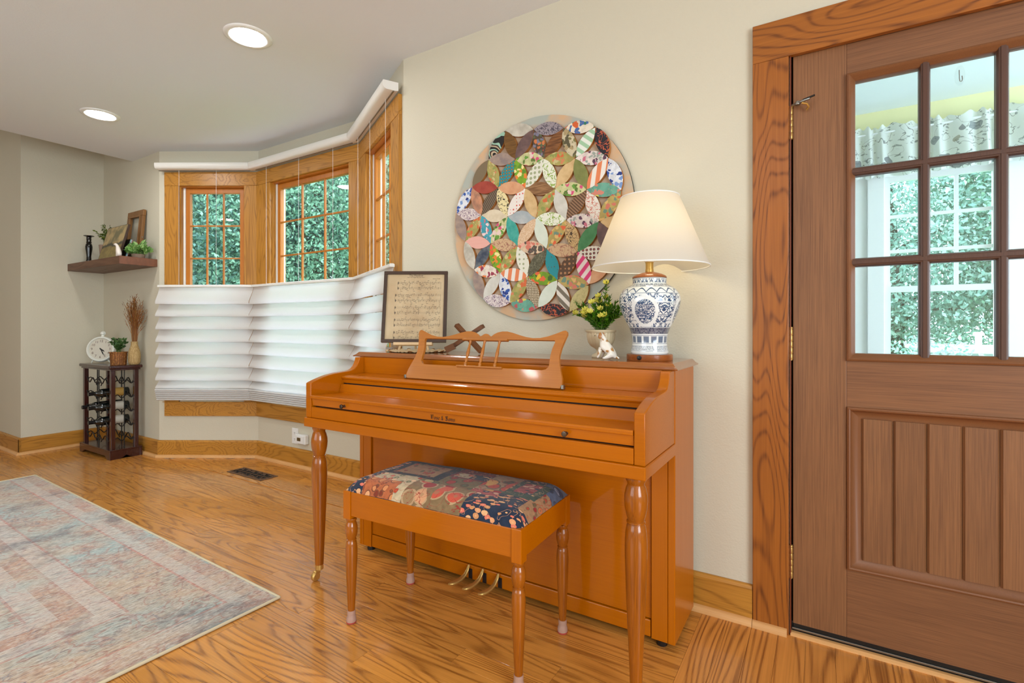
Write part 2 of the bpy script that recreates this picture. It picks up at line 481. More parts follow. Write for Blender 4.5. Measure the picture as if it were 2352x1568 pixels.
baseboard('baseboard_bay_left', B3, B2, 'oak baseboard under the leftmost bay window', .004, 0)
baseboard('baseboard_return', (XW, 0), B3, 'oak baseboard behind the wine rack', 0, .004)
baseboard('baseboard_left', (XW, YH), (XW, 0), 'oak baseboard on the left wall beside the wine rack', .016, 0)
baseboard('baseboard_hall', (-8.0, YH), (XW, YH), 'oak baseboard past the outside corner at the left edge', 0, .016)
# shoe moulding runs on in front of the door casing
build('trim_shoe', MB().prism([(-.0175, 0), (-.036, 0), (-.0355, .008), (-.031, .017), (-.024, .021), (-.0175, .022)], lambda a, b, c: (c, a, b), -.211, -.104), M_SHOE, smooth=50, kind='structure', label='pale shoe moulding at the foot of the door casing', cat='trim')

# ------------------------------------------------------------------ bay windows
def window(k, label):
    A, B, t0, t1 = SEG[k]
    P, L, ang = frame_of(A, B)
    w = bpy.data.objects.new('window_%d' % k, None); w.empty_display_size = .05
    w.location = P(L / 2, 0, WZ0); COL.objects.link(w); MW[w.name] = Matrix.Translation(w.location)
    tag(w, label, 'window', None, 'structure')
    def bx(name, ta, tb, na, nb, za, zb, mat, parent=w, bevel=.002):
        mb = MB(); c = [P(t, n, z) for z in (za, zb) for n in (na, nb) for t in (ta, tb)]
        mb.add(c, [(0, 1, 3, 2), (4, 6, 7, 5), (0, 4, 5, 1), (2, 3, 7, 6), (0, 2, 6, 4), (1, 5, 7, 3)])
        return build(name, mb, mat, parent, bevel=bevel)
    c0, c1 = {1: (.055, L - .005), 2: (.006, L - .006), 3: (.006, L - .022)}[k]
    # casing boards, apron, stool
    bx('head_casing', c0, c1, 0.0, .022, WZ1 - .004, 2.302, M_OAK_X)
    bx('side_casing', c0, t0 + .004, 0.0, .020, WZ0 - .02, WZ1 - .004, M_OAK_Z)
    bx('side_casing', t1 - .004, c1, 0.0, .020, WZ0 - .02, WZ1 - .004, M_OAK_Z)
    bx('stool', c0 - .012 if k == 1 else c0, c1, 0, .028, .447, .4505, M_OAK_X)
    bx('apron', c0, c1, 0, .020, .335, .447, M_OAK_X)
    # jamb lining
    bx('jamb', t0, t0 + .012, -.115, 0, WZ0, WZ1, M_OAK_Z, bevel=0)
    bx('jamb', t1 - .012, t1, -.115, 0, WZ0, WZ1, M_OAK_Z, bevel=0)
    bx('head_jamb', t0 + .012, t1 - .012, -.115, 0, WZ1 - .012, WZ1, M_SASH, bevel=0)
    bx('sill', t0 + .012, t1 - .012, -.115, 0, WZ0, WZ0 + .02, M_SASH, bevel=0)
    # white side tracks
    for s, (ta, tb) in enumerate(((t0 + .012, t0 + .030), (t1 - .030, t1 - .012))):
        tr = bx('track', ta, tb, -.10, -.028, WZ0 + .02, WZ1 - .012, M_WHITE)
        e = tb if s == 0 else ta
        sg = 1 if s == 0 else -1
        bx('track_groove', min(e, e + sg * .0015), max(e, e + sg * .0015), -.048, -.040, WZ0 + .02, WZ1 - .05, M_NICKEL, tr, 0)
    # two sashes, upper one with a three by three grille
    s0, s1 = t0 + .031, t1 - .031
    st = .034
    for nm, za, zb, n0, rows in (('upper_sash', 1.312, WZ1 - .013, -.066, 3), ('lower_sash', WZ0 + .021, 1.352, -.108, 3)):
        n1 = n0 + .034
        g0, g1 = s0 + st, s1 - st
        gz0, gz1 = za + .036, zb - .040
        sa = MB(); c = lambda t, n, z: P(t, n, z)
        def addbox(mb, ta, tb, na, nb, z0, z1):
            q = [P(t, n, z) for z in (z0, z1) for n in (na, nb) for t in (ta, tb)]
            mb.add(q, [(0, 1, 3, 2), (4, 6, 7, 5), (0, 4, 5, 1), (2, 3, 7, 6), (0, 2, 6, 4), (1, 5, 7, 3)])
        # frame as one ring
        outer = [(s0, za), (s1, za), (s1, zb), (s0, zb)]; inner = [(g0, gz0), (g1, gz0), (g1, gz1), (g0, gz1)]
        vs = [P(t, n1, z) for t, z in outer] + [P(t, n1, z) for t, z in inner] + [P(t, n0, z) for t, z in outer] + [P(t, n0, z) for t, z in inner]
        fs = []
        for i in range(4):
            j = (i + 1) % 4
            fs += [(i, j, 4 + j, 4 + i), (8 + i, 12 + i, 12 + j, 8 + j), (i, 8 + i, 8 + j, j), (4 + i, 4 + j, 12 + j, 12 + i)]
        sa.add(vs, fs)
        sash = build(nm, sa, M_SASH, w, bevel=.003)
        nm_ = (n0 + n1) / 2
        for i in (1, 2):
            t = g0 + (g1 - g0) * i / 3
            mb = MB(); addbox(mb, t - .0055, t + .0055, nm_ - .002, nm_ + .014, gz0, gz1)
            build('muntin', mb, M_SASH, sash, bevel=.002)
        for j in range(1, rows):
            z = gz0 + (gz1 - gz0) * j / rows
            mb = MB(); addbox(mb, g0, g1, nm_ - .002, nm_ + .0145, z - .0055, z + .0055)
            build('muntin', mb, M_SASH, sash, bevel=.002)
        for i in range(3):
            for j in range(rows):
                mb = MB(); addbox(mb, g0 + (g1 - g0) * i / 3, g0 + (g1 - g0) * (i + 1) / 3, nm_ - .006, nm_ - .003, gz0 + (gz1 - gz0) * j / rows, gz0 + (gz1 - gz0) * (j + 1) / rows)
                build('pane', mb, M_GLASS, sash)
    return w
window(1, 'leftmost bay window with oak casing and gridded panes')
window(2, 'widest bay window, in the middle of the bay, with oak casing')
window(3, 'rightmost bay window seen at a steep angle beside the piano wall')

# ------------------------------------------------------------------ pleated roman shades
def fabric_shade():
    t = NT('shade_fabric'); v = t.obj()
    wv = t.noise(t.obj(scale=(60, 60, 400)), 4, 2)
    col = t.mix(t.step(wv, .3, .7), lin(224, 221, 216), lin(234, 232, 228))
    d = t.n('ShaderNodeBsdfDiffuse'); t.l(col, d.inputs[0])
    tr = t.n('ShaderNodeBsdfTranslucent'); tr.inputs[0].default_value = lin(238, 240, 246)
    mx = t.n('ShaderNodeMixShader'); mx.inputs[0].default_value = .32
    t.l(d.outputs[0], mx.inputs[1]); t.l(tr.outputs[0], mx.inputs[2]); t.l(mx.outputs[0], t.out.inputs[0])
    return t.m
M_SHADE = fabric_shade()
M_CORD = plain('white_cord', lin(235, 235, 235), .6)
FOLDS = [1.372, 1.237, 1.139, 1.037, .937, .838, .735, .632, .567]
def shade(k, label, ta, tb, cords, cass):
    A, B, t0, t1 = SEG[k]
    P, L, ang = frame_of(A, B)
    ka, kb = {1: (0, .277), 2: (.277, .249), 3: (.249, 0)}[k]
    ea = (lambda a: ka * a + .0012) if ka else (lambda a: ta)
    eb = (lambda a: L - kb * a - .0012) if kb else (lambda a: tb)
    def span(pr, u): return [P(ea(a) + (eb(a) - ea(a)) * u, a, z) for a, z in pr]
    def extr(pr):
        mb = MB(); n = len(pr); mb.v += [tuple(p) for p in span(pr, 0)] + [tuple(p) for p in span(pr, 1)]
        mb.face(range(n)); mb.face(range(n, 2 * n))
        for i in range(n): mb.face((i, (i + 1) % n, n + (i + 1) % n, n + i))
        return mb
    w = thing('roman_shade', label, 'window shade', P((ta + tb) / 2, .06, .47), 'white roman shades in the bay')
    P2 = lambda a, b, c: P(c, a, b)
    # head cassette with a rounded lower front
    build('cassette', extr([(.024, 2.352), (.024, 2.309), (.040, 2.306), (.085, 2.306), (.098, 2.310), (.106, 2.320), (.108, 2.333), (.108, 2.347), (.105, 2.352)]), M_WHITE, w, smooth=40)
    build('cassette_track', MB().prism([(.045, 2.306), (.045, 2.3015), (.052, 2.3015), (.052, 2.306)], P2, cass[0] + .012, cass[1] - .012), M_NICKEL, w)
    build('top_rail', extr([(.044, 1.372), (.044, 1.386), (.050, 1.390), (.066, 1.390), (.072, 1.385), (.072, 1.372)]), M_WHITE, w, smooth=40)
    build('rail_handle', MB().prism([(.070, 1.382), (.082, 1.380), (.083, 1.378), (.070, 1.379)], P2, (ta + tb) / 2 - .03, (ta + tb) / 2 + .03), M_CLEAR, w)
    # each fold bellies out and tucks back under itself
    for i in range(len(FOLDS) - 1):
        zt, zb = FOLDS[i], FOLDS[i + 1]; h = zt - zb
        pr = [(.048, zt), (.053, zt - .15 * h), (.064, zt - .38 * h), (.080, zt - .62 * h), (.092, zt - .82 * h), (.0955, zt - .93 * h), (.0935, zt - h - .002), (.086, zt - h - .004), (.070, zt - h + .003), (.048, zt - h + .008)]
        mb = MB(); n = 14
        prng2 = random.Random(i * 7 + k)
        ph = prng2.uniform(0, 6)
        for c in range(n + 1):
            for a, z in pr:
                tt = ea(a) + (eb(a) - ea(a)) * c / n
                s = .0016 * math.sin(ph + c * .9) * (a - .05) / .03
                mb.v.append(tuple(P(tt, a + s, z + .0012 * math.sin(ph * 2 + c * .6))))
        m = len(pr)
        for c in range(n):
            for q in range(m - 1): mb.face((c * m + q, (c + 1) * m + q, (c + 1) * m + q + 1, c * m + q + 1))
        build('fold', mb, M_SHADE, w, smooth=60)
    # gathered stack at the foot
    for i in range(6):
        z = .567 - .006 - i * .0155
        o = .102 - .0040 * i
        mb = extr([(.046, z), (o - .006, z + .001), (o, z - .004), (o + .0005, z - .010), (o - .006, z - .0145), (.046, z - .0145)])
        build('stacked_pleat', mb, M_SHADE, w, smooth=60)
    build('pull_tab', MB().prism([(.070, .468), (.074, .462), (.076, .463), (.074, .469)], P2, (ta + tb) / 2 + .02, (ta + tb) / 2 + .10), M_CLEAR, w)
    for t in cords:
        build('cord', MB().tube([P(t, .058, 1.388), P(t, .058, 2.307)], .0011, 5), M_CORD, w)
    return w
L1, L2, L3 = [frame_of(SEG[k][0], SEG[k][1])[1] for k in (1, 2, 3)]
shade(1, 'white roman shade of the leftmost bay window, lowered from the top', .035, L1 - .030, (.20, .50), (.020, L1 - .030))
shade(2, 'widest white roman shade, of the middle bay window', .030, L2 - .030, (.20, .60, .98), (.030, L2 - .030))
shade(3, 'white roman shade of the rightmost bay window, partly behind the framed sheet music', .030, L3 - .012, (.12, .42, .75), (.030, L3 - .002))

# ------------------------------------------------------------------ front door
door = bpy.data.objects.new('door_1', None); door.location = (.35, .02, .03); COL.objects.link(door); MW[door.name] = Matrix.Translation(door.location)
tag(door, 'brown mahogany front door with a nine-lite window above a grooved panel', 'door', None, 'structure')
dx0, dx1, dz0, dz1 = -.087, .800, .036, 1.986
dy0, dy1 = .004, .046                       # room face and porch face
gx0, gx1, gz0_, gz1_ = .067, .646, .944, 1.882     # lite frame
px0, px1, pz0, pz1 = .068, .645, .261, .792        # grooved panel
box('stile', dx0, gx0, dy0, dy1, dz0, dz1, M_DOOR_Z, door, .0015)
box('stile', gx1, dx1, dy0, dy1, dz0, dz1, M_DOOR_Z, door, .0015)
box('top_rail', gx0, gx1, dy0, dy1, gz1_, dz1, M_DOOR_X, door, .0015)
box('lock_rail', gx0, gx1, dy0, dy1, pz1, gz0_, M_DOOR_X, door, .0015)
box('bottom_rail', gx0, gx1, dy0, dy1, dz0, pz0, M_DOOR_X, door, .0015)
def ring(name, x0, x1, z0, z1, prof, mat, parent, **kw):
    """mitred moulding; prof: (inset from the outer edge, y) pairs"""
    mb = MB(); n = len(prof)
    for (sx, sz) in ((0, 0), (1, 0), (1, 1), (0, 1)):
        for i, y in prof:
            mb.v.append((x0 + i if sx == 0 else x1 - i, y, z0 + i if sz == 0 else z1 - i))
    for c in range(4):
        d = (c + 1) % 4
        for q in range(n):
            r = (q + 1) % n
            mb.face((c * n + q, d * n + q, d * n + r, c * n + r))
    return build(name, mb, mat, parent, **kw)
lite = ring('lite_frame', gx0 - .001, gx1 + .001, gz0_ - .001, gz1_ + .001, [(0, .006), (.001, -.006), (.006, -.009), (.010, -.006), (.013, -.003), (.018, .004), (.023, .008), (.025, .012), (.025, .04), (0, .04)], M_DOOR_M, door, smooth=30)
lx0, lx1, lz0, lz1 = gx0 + .024, gx1 - .024, gz0_ + .024, gz1_ - .024
def mun(a, b, c, d, vertical):
    pr = [(-.014, .012), (-.010, .004), (-.006, .003), (-.0055, .0005), (.0055, .0005), (.006, .003), (.010, .004), (.014, .012), (.014, .034), (-.014, .034)]
    if vertical: mb = MB().prism(pr, lambda p, q, r: (a + p, q, r), c, d)
    else: mb = MB().prism(pr, lambda p, q, r: (r, q - .0006, a + p), c, d)
    build('muntin', mb, M_DOOR_DK, lite, smooth=25)
for i in (1, 2):
    mun(lx0 + (lx1 - lx0) * i / 3, 0, lz0 - .013, lz1 + .013, True)
    mun(lz0 + (lz1 - lz0) * i / 3, 0, lx0 - .013, lx1 + .013, False)
for i in range(3):
    for j in range(3):
        box('pane', lx0 + (lx1 - lx0) * i / 3, lx0 + (lx1 - lx0) * (i + 1) / 3, .022, .026, lz0 + (lz1 - lz0) * j / 3, lz0 + (lz1 - lz0) * (j + 1) / 3, M_GLASS, lite, 0)
pm = ring('panel_moulding', px0 - .001, px1 + .001, pz0 - .001, pz1 + .001, [(0, .006), (.001, -.003), (.006, -.006), (.010, -.004), (.012, .001), (.016, .006), (.032, .014), (.040, .016), (.040, .04), (0, .04)], M_DOOR_M, door, smooth=30)
bx0, bx1, bz0, bz1 = px0 + .039, px1 - .039, pz0 + .036, pz1 - .036
NB = 6
for i in range(NB):
    a = bx0 + (bx1 - bx0) * i / NB; b = bx0 + (bx1 - bx0) * (i + 1) / NB
    mb = MB().prism([(a + .0004, .030), (a + .0004, .0155), (a + .006, .0085), (b - .006, .0085), (b - .0004, .0155), (b - .0004, .030)], lambda p, q, r: (p, q, r), bz0, bz1)
    build('panel_board', mb, M_DOOR_Z, door)
# hinges with knuckles, the top one with a pin stop
for zc_ in (1.752, .994, .246):
    hg = build('hinge', MB().lathe([(.0065, -.054), (.0065, .054)], 12, (-.0945, -.004, zc_)), M_BRASS, door, smooth=40)
    for j in range(5):
        build('knuckle', MB().lathe([(.0072, -.0095), (.0078, -.008), (.0078, .008), (.0072, .0095)], 12, (-.0945, -.004, zc_ - .042 + j * .021)), M_BRASS, hg, smooth=40)
    build('pin_head', MB().lathe([(.005, .052), (.008, .055), (.007, .060), (.0, .062)], 10, (-.0945, -.004, zc_)), M_BRASS, hg, smooth=40)
st = build('hinge_stop', MB().tube([(-.0945, -.006, 1.812), (-.075, -.020, 1.812), (-.052, -.030, 1.814), (-.036, -.034, 1.815)], .0042, 8), M_NICKEL, door, smooth=40)
build('stop_bumper', MB().lathe([(.0, 0), (.008, .001), (.0085, .006), (.0075, .012), (.004, .014)], 12, (-.072, -.018, 1.806)), M_NICKEL, st, smooth=40)
build('stop_arm', MB().tube([(-.060, -.026, 1.808), (-.045, -.024, 1.803), (-.040, -.015, 1.795), (-.046, -.006, 1.790)], .0038, 8), M_BRASS, st, smooth=40)
build('stop_rod', MB().tube([(-.056, -.030, 1.816), (-.022, -.040, 1.820)], .0032, 8), M_IRON, st, smooth=40)
build('door_knob', MB().lathe([(.030, 0), (.031, .004), (.024, .008), (.011, .012), (.010, .030), (.020, .038), (.027, .050), (.026, .062), (.016, .070), (.0, .072)], 28, (.735, dy0, .900), M=Matrix.Rotation(R(90), 4, 'X')), M_BRASS, door, smooth=40)
build('deadbolt', MB().lathe([(.028, 0), (.029, .006), (.024, .012), (.0, .013)], 28, (.735, dy0, 1.045), M=Matrix.Rotation(R(90), 4, 'X')), M_BRASS, door, smooth=40)
# weather sweep under the door
box('door_sweep', dx0 + .001, dx1, .006, .030, .018, .036, M_IRON, door, .001)

# door frame: jambs, casing, threshold
trim = bpy.data.objects.new('trim_door_casing', None); trim.location = (-.15, -.01, 0); COL.objects.link(trim); MW[trim.name] = Matrix.Translation(trim.location)
tag(trim, 'wide dark-stained oak casing around the front door', 'door casing', None, 'structure')
box('side_casing', -.211, -.099, -.019, 0, 0, 1.981, M_CASE_Z, trim, .002)
box('side_casing', .812, .926, -.019, 0, 0, 1.981, M_CASE_Z, trim, .002)
box('head_casing', -.211, .926, -.0195, 0, 1.981, 2.114, M_CASE_X, trim, .002)
M_JAMB = wood('reddish_jamb', lin(110, 50, 26), lin(70, 28, 14), 'Z', ring=1, across=12, strength=.3, fiber=.4, rough=.35, tone=.03)
box('jamb', DX0 - .0045, DX0, -.012, .119, 0.004, DZT, M_JAMB, trim, 0)
box('jamb', DX1, DX1 + .0045, -.012, .119, 0.004, DZT, M_JAMB, trim, 0)
box('head_jamb', DX0, DX1, -.012, .119, DZT, DZT + .0045, M_JAMB, trim, 0)
box('door_stop', DX0, DX0 + .010, .048, .062, .02, DZT - .001, M_DARKGAP, trim, 0)
thr = bpy.data.objects.new('trim_threshold', None); thr.location = (.35, .02, 0); COL.objects.link(thr); MW[thr.name] = Matrix.Translation(thr.location)
tag(thr, 'oak and black metal threshold under the front door', 'threshold', None, 'structure')
build('oak_strip', MB().prism([(-.016, 0), (-.016, .006), (-.008, .010), (.006, .010), (.006, 0)], lambda a, b, c: (c, a, b), -.094, .805), M_SHOE, thr)
build('black_sill', MB().prism([(.006, 0), (.006, .012), (.0105, .016), (.0105, .0125), (.05, .014), (.12, .014), (.12, 0)], lambda a, b, c: (c, a, b), -.091, .804), M_IRON, thr)
box('metal_strip', -.090, .803, -.001, .0055, .0175, .0235, M_NICKEL, door, .001)
# ------------------------------------------------------------------ upright piano
piano = thing('upright_piano', 'honey-coloured spinet piano with closed fallboard and fretwork music desk', 'piano', (-1.13, -.34, 0))
PX0, PX1 = -1.878, -.406            # case
AX0, AX1 = -1.846, -.404            # arms
for x0, x1, lb in ((PX0, PX0 + .024, 0), (PX1 - .024, PX1, 1)):
    box('side_panel', x0, x1, -.318, -.045, .022, .914, M_PIANO_Z, piano, .003)
box('back_panel', PX0 + .024, PX1 - .024, -.075, -.046, .022, .912, M_PIANO_X, piano, 0)
# lower front: frame stiles, recessed panel, toe rail
box('front_stile', PX0 + .0245, PX0 + .074, -.316, -.290, .022, .640, M_PIANO_Z, piano, .0015)
box('front_stile', PX1 - .078, PX1 - .0245, -.316, -.290, .022, .640, M_PIANO_Z, piano, .0015)
box('lower_panel', PX0 + .078, PX1 - .081, -.308, -.292, .083, .640, M_PIANO_X, piano, .001)
toe = box('toe_rail', PX0 + .078, PX1 - .081, -.314, -.290, .024, .080, M_PIANO_X, piano, .003)
box('panel_backing', PX0 + .074, PX1 - .078, -.290, -.286, .024, .640, M_DARKGAP, piano, 0)
# key bed with its overhanging edge
box('key_bed', AX0, AX1, -.645, -.317, .640, .677, M_PIANO_X, piano, .003)
# scrolled arms
arm = [(-.318, .677), (-.636, .677), (-.636, .820), (-.628, .8235), (-.605, .831), (-.575, .840), (-.545, .847), (-.510, .8515), (-.470, .854), (-.440, .8555), (-.420, .8585), (-.404, .865), (-.392, .876), (-.383, .891), (-.377, .906), (-.3755, .9145), (-.318, .9145)]
for x0, x1 in ((AX0 + .002, AX0 + .033), (AX1 - .035, AX1 - .004)):
    build('arm', MB().prism(arm, lambda a, b, c: (c, a, b), x0, x1), M_PIANO_X, piano, smooth=35, bevel=.0025)
ix0, ix1 = AX0 + .034, AX1 - .036
box('key_slip', ix0, ix1, -.634, -.612, .6775, .722, M_PIANO_X, piano, .002)
# closed fallboard: front drop, slightly sloping top, back rise
fall = build('fallboard', MB().prism([(-.628, .7275), (-.632, .7565), (-.632, .758), (-.640, .7585), (-.640, .7685), (-.637, .7715), (-.498, .7665), (-.492, .769), (-.482, .803), (-.470, .803), (-.470, .760), (-.62, .752), (-.615, .7275)], lambda a, b, c: (c, a, b), ix0 + .001, ix1 - .001), M_PIANO_X, piano, smooth=20, bevel=.001)
box('fallboard_gap', ix0, ix1, -.612, -.480, .700, .727, M_DARKGAP, piano, 0)
shelf_p = build('music_shelf', MB().prism([(-.350, .8075), (-.470, .8075), (-.472, .822), (-.476, .824), (-.479, .829), (-.479, .833), (-.475, .8365), (-.466, .8375), (-.463, .840), (-.350, .842)], lambda a, b, c: (c, a, b), ix0, ix1), M_PIANO_X, piano, smooth=30)
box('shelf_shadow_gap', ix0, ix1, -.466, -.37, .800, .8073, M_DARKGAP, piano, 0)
box('upper_panel', ix0, ix1, -.350, -.338, .842, .9145, M_PIANO_X, piano, .001)
# lid with a coved edge
lp = [(0, .9145), (-.010, .9155), (-.012, .919), (-.008, .9215), (-.002, .925), (.004, .931), (.007, .9345), (.010, .9365)]
mb = MB(); ox0, ox1, oy0, oy1 = PX0 - .002, PX1 + .004, -.336, -.038
nlp = len(lp)
for sx, sy in ((0, 0), (1, 0), (1, 1), (0, 1)):
    for i, z in lp:
        mb.v.append(((ox0 + i) if sx == 0 else (ox1 - i), (oy0 + i) if sy == 0 else oy1, z))
for c in range(4):
    d = (c + 1) % 4
    for q in range(nlp - 1): mb.face((c * nlp + q, d * nlp + q, d * nlp + q + 1, c * nlp + q + 1))
mb.face([c * nlp for c in range(4)][::-1]); mb.face([c * nlp + nlp - 1 for c in range(4)])
build('lid', mb, M_LID, piano, smooth=25)
# knobs
M_KNOB = plain('dark_bronze_knob', lin(96, 84, 72), .3, .9)
for x in (-1.612, -.644):
    kb = build('knob', MB().lathe([(.0055, 0), (.0045, .003), (.0038, .008), (.0075, .012), (.0088, .015), (.0082, .0185), (.006, .0195), (.004, .019), (.0, .020)], 16, (x, -.630, .741), M=Matrix.Rotation(R(90), 4, 'X')), M_KNOB, fall, smooth=40)
# lettering drawn with a broad nib, gold edged black
def nib(strokes, ox, oz, s, y):
    mb = MB(); nx, nz = .10, .085
    for st_ in strokes:
        for (a, b), (c, d) in zip(st_[:-1], st_[1:]):
            q = [(a - nx, b - nz), (a + nx, b + nz), (c + nx, d + nz), (c - nx, d - nz)]
            mb.add([(ox + p * s, y, oz + r * s) for p, r in q], [(0, 1, 2, 3)])
    return mb
GLY = {'V': ([[(-.1, 1.5), (.2, 1.7), (.35, 1.4), (.3, .5), (.7, .1)], [(.7, .1), (1.15, .5), (1.2, 1.3), (.95, 1.65)], [(.95, 1.65), (1.35, 1.7)], [(.45, 1.55), (.55, .4)]], 1.6),
 'o': ([[(.2, .75), (.2, .2), (.5, 0)], [(.2, .75), (.5, 1.0), (.8, .8), (.8, .25), (.5, 0)]], 1.05),
 's': ([[(.75, .85), (.45, 1.0), (.2, .75), (.75, .35), (.5, 0), (.1, .15)]], .95),
 'e': ([[(.75, .25), (.5, 0), (.2, .2), (.2, .75), (.5, 1.0), (.75, .75), (.25, .5)]], .95),
 '&': ([[(.9, .1), (.3, 1.2), (.5, 1.55), (.75, 1.25), (.2, .5), (.3, .05), (.7, .1), (.95, .6)]], 1.5),
 'S': ([[(1.1, 1.35), (.7, 1.7), (.2, 1.35), (.3, 1.0), (1.0, .7), (1.05, .25), (.55, 0), (.0, .3)], [(.65, 1.6), (.6, .15)], [(.2, 1.35), (.05, 1.6)]], 1.45),
 'n': ([[(.1, .9), (.25, 1.0), (.25, 0), (.35, .05)], [(.25, .8), (.6, 1.0), (.75, .75), (.75, 0), (.9, .1)]], 1.1), ' ': ([], .55)}
M_INK = plain('dark_gilt_ink', lin(52, 30, 12), .4)
lx = -1.166
mbt = MB()
for ch in 'Vose & Sons':
    g, adv = GLY[ch]
    q = nib(g, lx, .7335, 0.00925, -.6324)
    mbt.add(q.v, q.f); lx += adv * 0.00925
build('maker_lettering', mbt, M_INK, fall, kind='stuff', label='dark blackletter maker name on the fallboard')
# turned front legs on casters
def turned(name, x, y, ztop, zbot, s, parent, mat=None, rmul=1.0):
    """cup bulge, bead, long tapering vase shape"""
    h = ztop - zbot
    pr = [(.030, 1.0), (.031, .985), (.027, .972), (.0255, .962), (.030, .945), (.0345, .915), (.0355, .885), (.034, .850), (.0295, .815), (.0255, .795), (.0245, .790), (.0285, .786), (.0285, .779), (.0248, .775), (.028, .765), (.0315, .735), (.0335, .690), (.034, .640), (.0325, .560), (.0300, .440), (.0265, .300), (.0225, .160), (.0195, .050), (.0185, 0.0)]
    return build(name, MB().lathe([(r * s, zbot + k * h) for r, k in pr][::-1], 28, (x, y, 0)), mat or M_LEG, parent, smooth=35)
for x in (-1.795, -.442):
    lg = turned('leg', x, -.607, .640, .062, .92, piano)
    ca = build('caster', MB().lathe([(.013, .040), (.0165, .042), (.0165, .062), (.012, .062)], 16, (x, -.607, 0)), M_BRASS, lg, smooth=40)
    build('caster_fork', MB().box(x - .008, x + .008, -.632, -.606, .026, .040), M_BRASS, lg, bevel=.003)
    build('caster_wheel', MB().lathe([(.0, -.010), (.015, -.010), (.0178, -.006), (.0178, .006), (.015, .010), (0, .010)], 20, (x, -.626, .018), M=Matrix.Rotation(R(90), 4, 'Y')), M_BRASS, lg, smooth=40)
# brass pedals in dark slots
for x, lb in ((-1.232, 0), (-1.162, 0), (-1.088, 0)):
    box('pedal_slot', x - .004, x + .014, -.3155, -.3135, .026, .066, M_DARKGAP, toe, 0)
    pts = [(x, -.314, .078), (x, -.321, .076), (x - .001, -.330, .062), (x - .004, -.344, .047), (x - .009, -.366, .039), (x - .016, -.392, .037), (x - .021, -.410, .038), (x - .023, -.418, .039)]
    mb = MB(); rad = [(.004, .006), (.006, .008), (.0075, .008), (.0085, .0075), (.0105, .0075), (.0135, .0085), (.012, .0075), (.006, .004)]
    for p, (rx, rz) in zip(pts, rad):
        for s in range(12):
            a = 2 * math.pi * s / 12; mb.v.append((p[0] + rx * math.cos(a), p[1], p[2] + rz * math.sin(a)))
    for i in range(len(pts) - 1):
        for s in range(12):
            t_ = (s + 1) % 12; mb.face((i * 12 + s, i * 12 + t_, i * 12 + 12 + t_, i * 12 + 12 + s))
    mb.face(range(12)); mb.face(range(12 * (len(pts) - 1), 12 * len(pts)))
    build('pedal', mb, M_BRASS, piano, smooth=50)
for x, y in ((PX0 + .05, -.29), (PX1 - .05, -.29), (PX0 + .05, -.08), (PX1 - .05, -.08)):
    build('floor_glide', MB().lathe([(.018, 0), (.018, .016), (.010, .022)], 12, (x, y, 0)), M_IRON, piano)

# fretwork music desk leaning back on the shelf
M_DESK = wood('music_desk_wood', lin(176, 108, 34), lin(144, 80, 18), 'X', ring=1.6, across=6, along=.6, strength=.3, fiber=.45, rough=.3, coat=.2, tone=.02, bump=0)
half = [(.350, 0), (.356, .012), (.352, .035), (.342, .060), (.332, .085), (.3275, .110), (.331, .140), (.339, .168), (.345, .186), (.343, .196), (.336, .2), (.326, .198), (.300, .188), (.270, .178), (.240, .172), (.210, .171), (.180, .175), (.150, .182), (.120, .190), (.095, .195), (.072, .195), (.052, .191), (.037, .184), (.026, .175), (.018, .178), (.010, .184), (0, .186)]
outer = half + [(-x, z) for x, z in half[::-1][1:]]
ihalf = [(.268, .058), (.285, .062), (.294, .072), (.294, .090), (.293, .110), (.296, .135), (.303, .158), (.300, .164), (.25, .164), (.15, .164), (.05, .164)]
inner = ihalf + [(-x, z) for x, z in ihalf[::-1]] + [(-.15, .058), (0, .058), (.15, .058)]
DC = Vector((-1.108, -.444, .846)); lean = R(21)
def desk_pt(s, t, d):
    t *= 1.05
    return DC + Vector((s, t * math.sin(lean) + d * math.cos(lean), t * math.cos(lean) - d * math.sin(lean)))
bm = bmesh.new()
def loop(pts, d):
    vs = [bm.verts.new(desk_pt(a, b, d)) for a, b in pts]
    return vs, [bm.edges.new((vs[i], vs[(i + 1) % len(vs)])) for i in range(len(vs))]
layers = []
for d in (0, .011):
    vo, eo = loop(outer, d); vi, ei = loop(inner, d)
    bmesh.ops.triangle_fill(bm, edges=eo + ei, use_beauty=True)
    layers.append((vo, vi))
for k in (0, 1):
    a, b = layers[0][k], layers[1][k]
    for i in range(len(a)):
        j = (i + 1) % len(a); bm.faces.new((a[i], a[j], b[j], b[i]))
bmesh.ops.recalc_face_normals(bm, faces=bm.faces)
me = bpy.data.meshes.new('music_desk'); bm.to_mesh(me); bm.free(); me.materials.append(M_DESK)
me.polygons.foreach_set('use_smooth', [True] * len(me.polygons)); me.set_sharp_from_angle(angle=R(35))
desk = put('music_desk', me, piano)
def desk_box(name, s0, s1, t0, t1, d0, d1, mat):
    c = [desk_pt(s, t, d) for t in (t0, t1) for d in (d0, d1) for s in (s0, s1)]
    return build(name, MB().add(c, [(0, 1, 3, 2), (4, 6, 7, 5), (0, 4, 5, 1), (2, 3, 7, 6), (0, 2, 6, 4), (1, 5, 7, 3)]), mat, desk, bevel=.001)
desk_box('spindle_rail', -.105, .105, .158, .166, -.006, .008, M_DESK)
desk_box('spindle_rail', -.105, .105, .054, .060, -.007, .008, M_DESK)
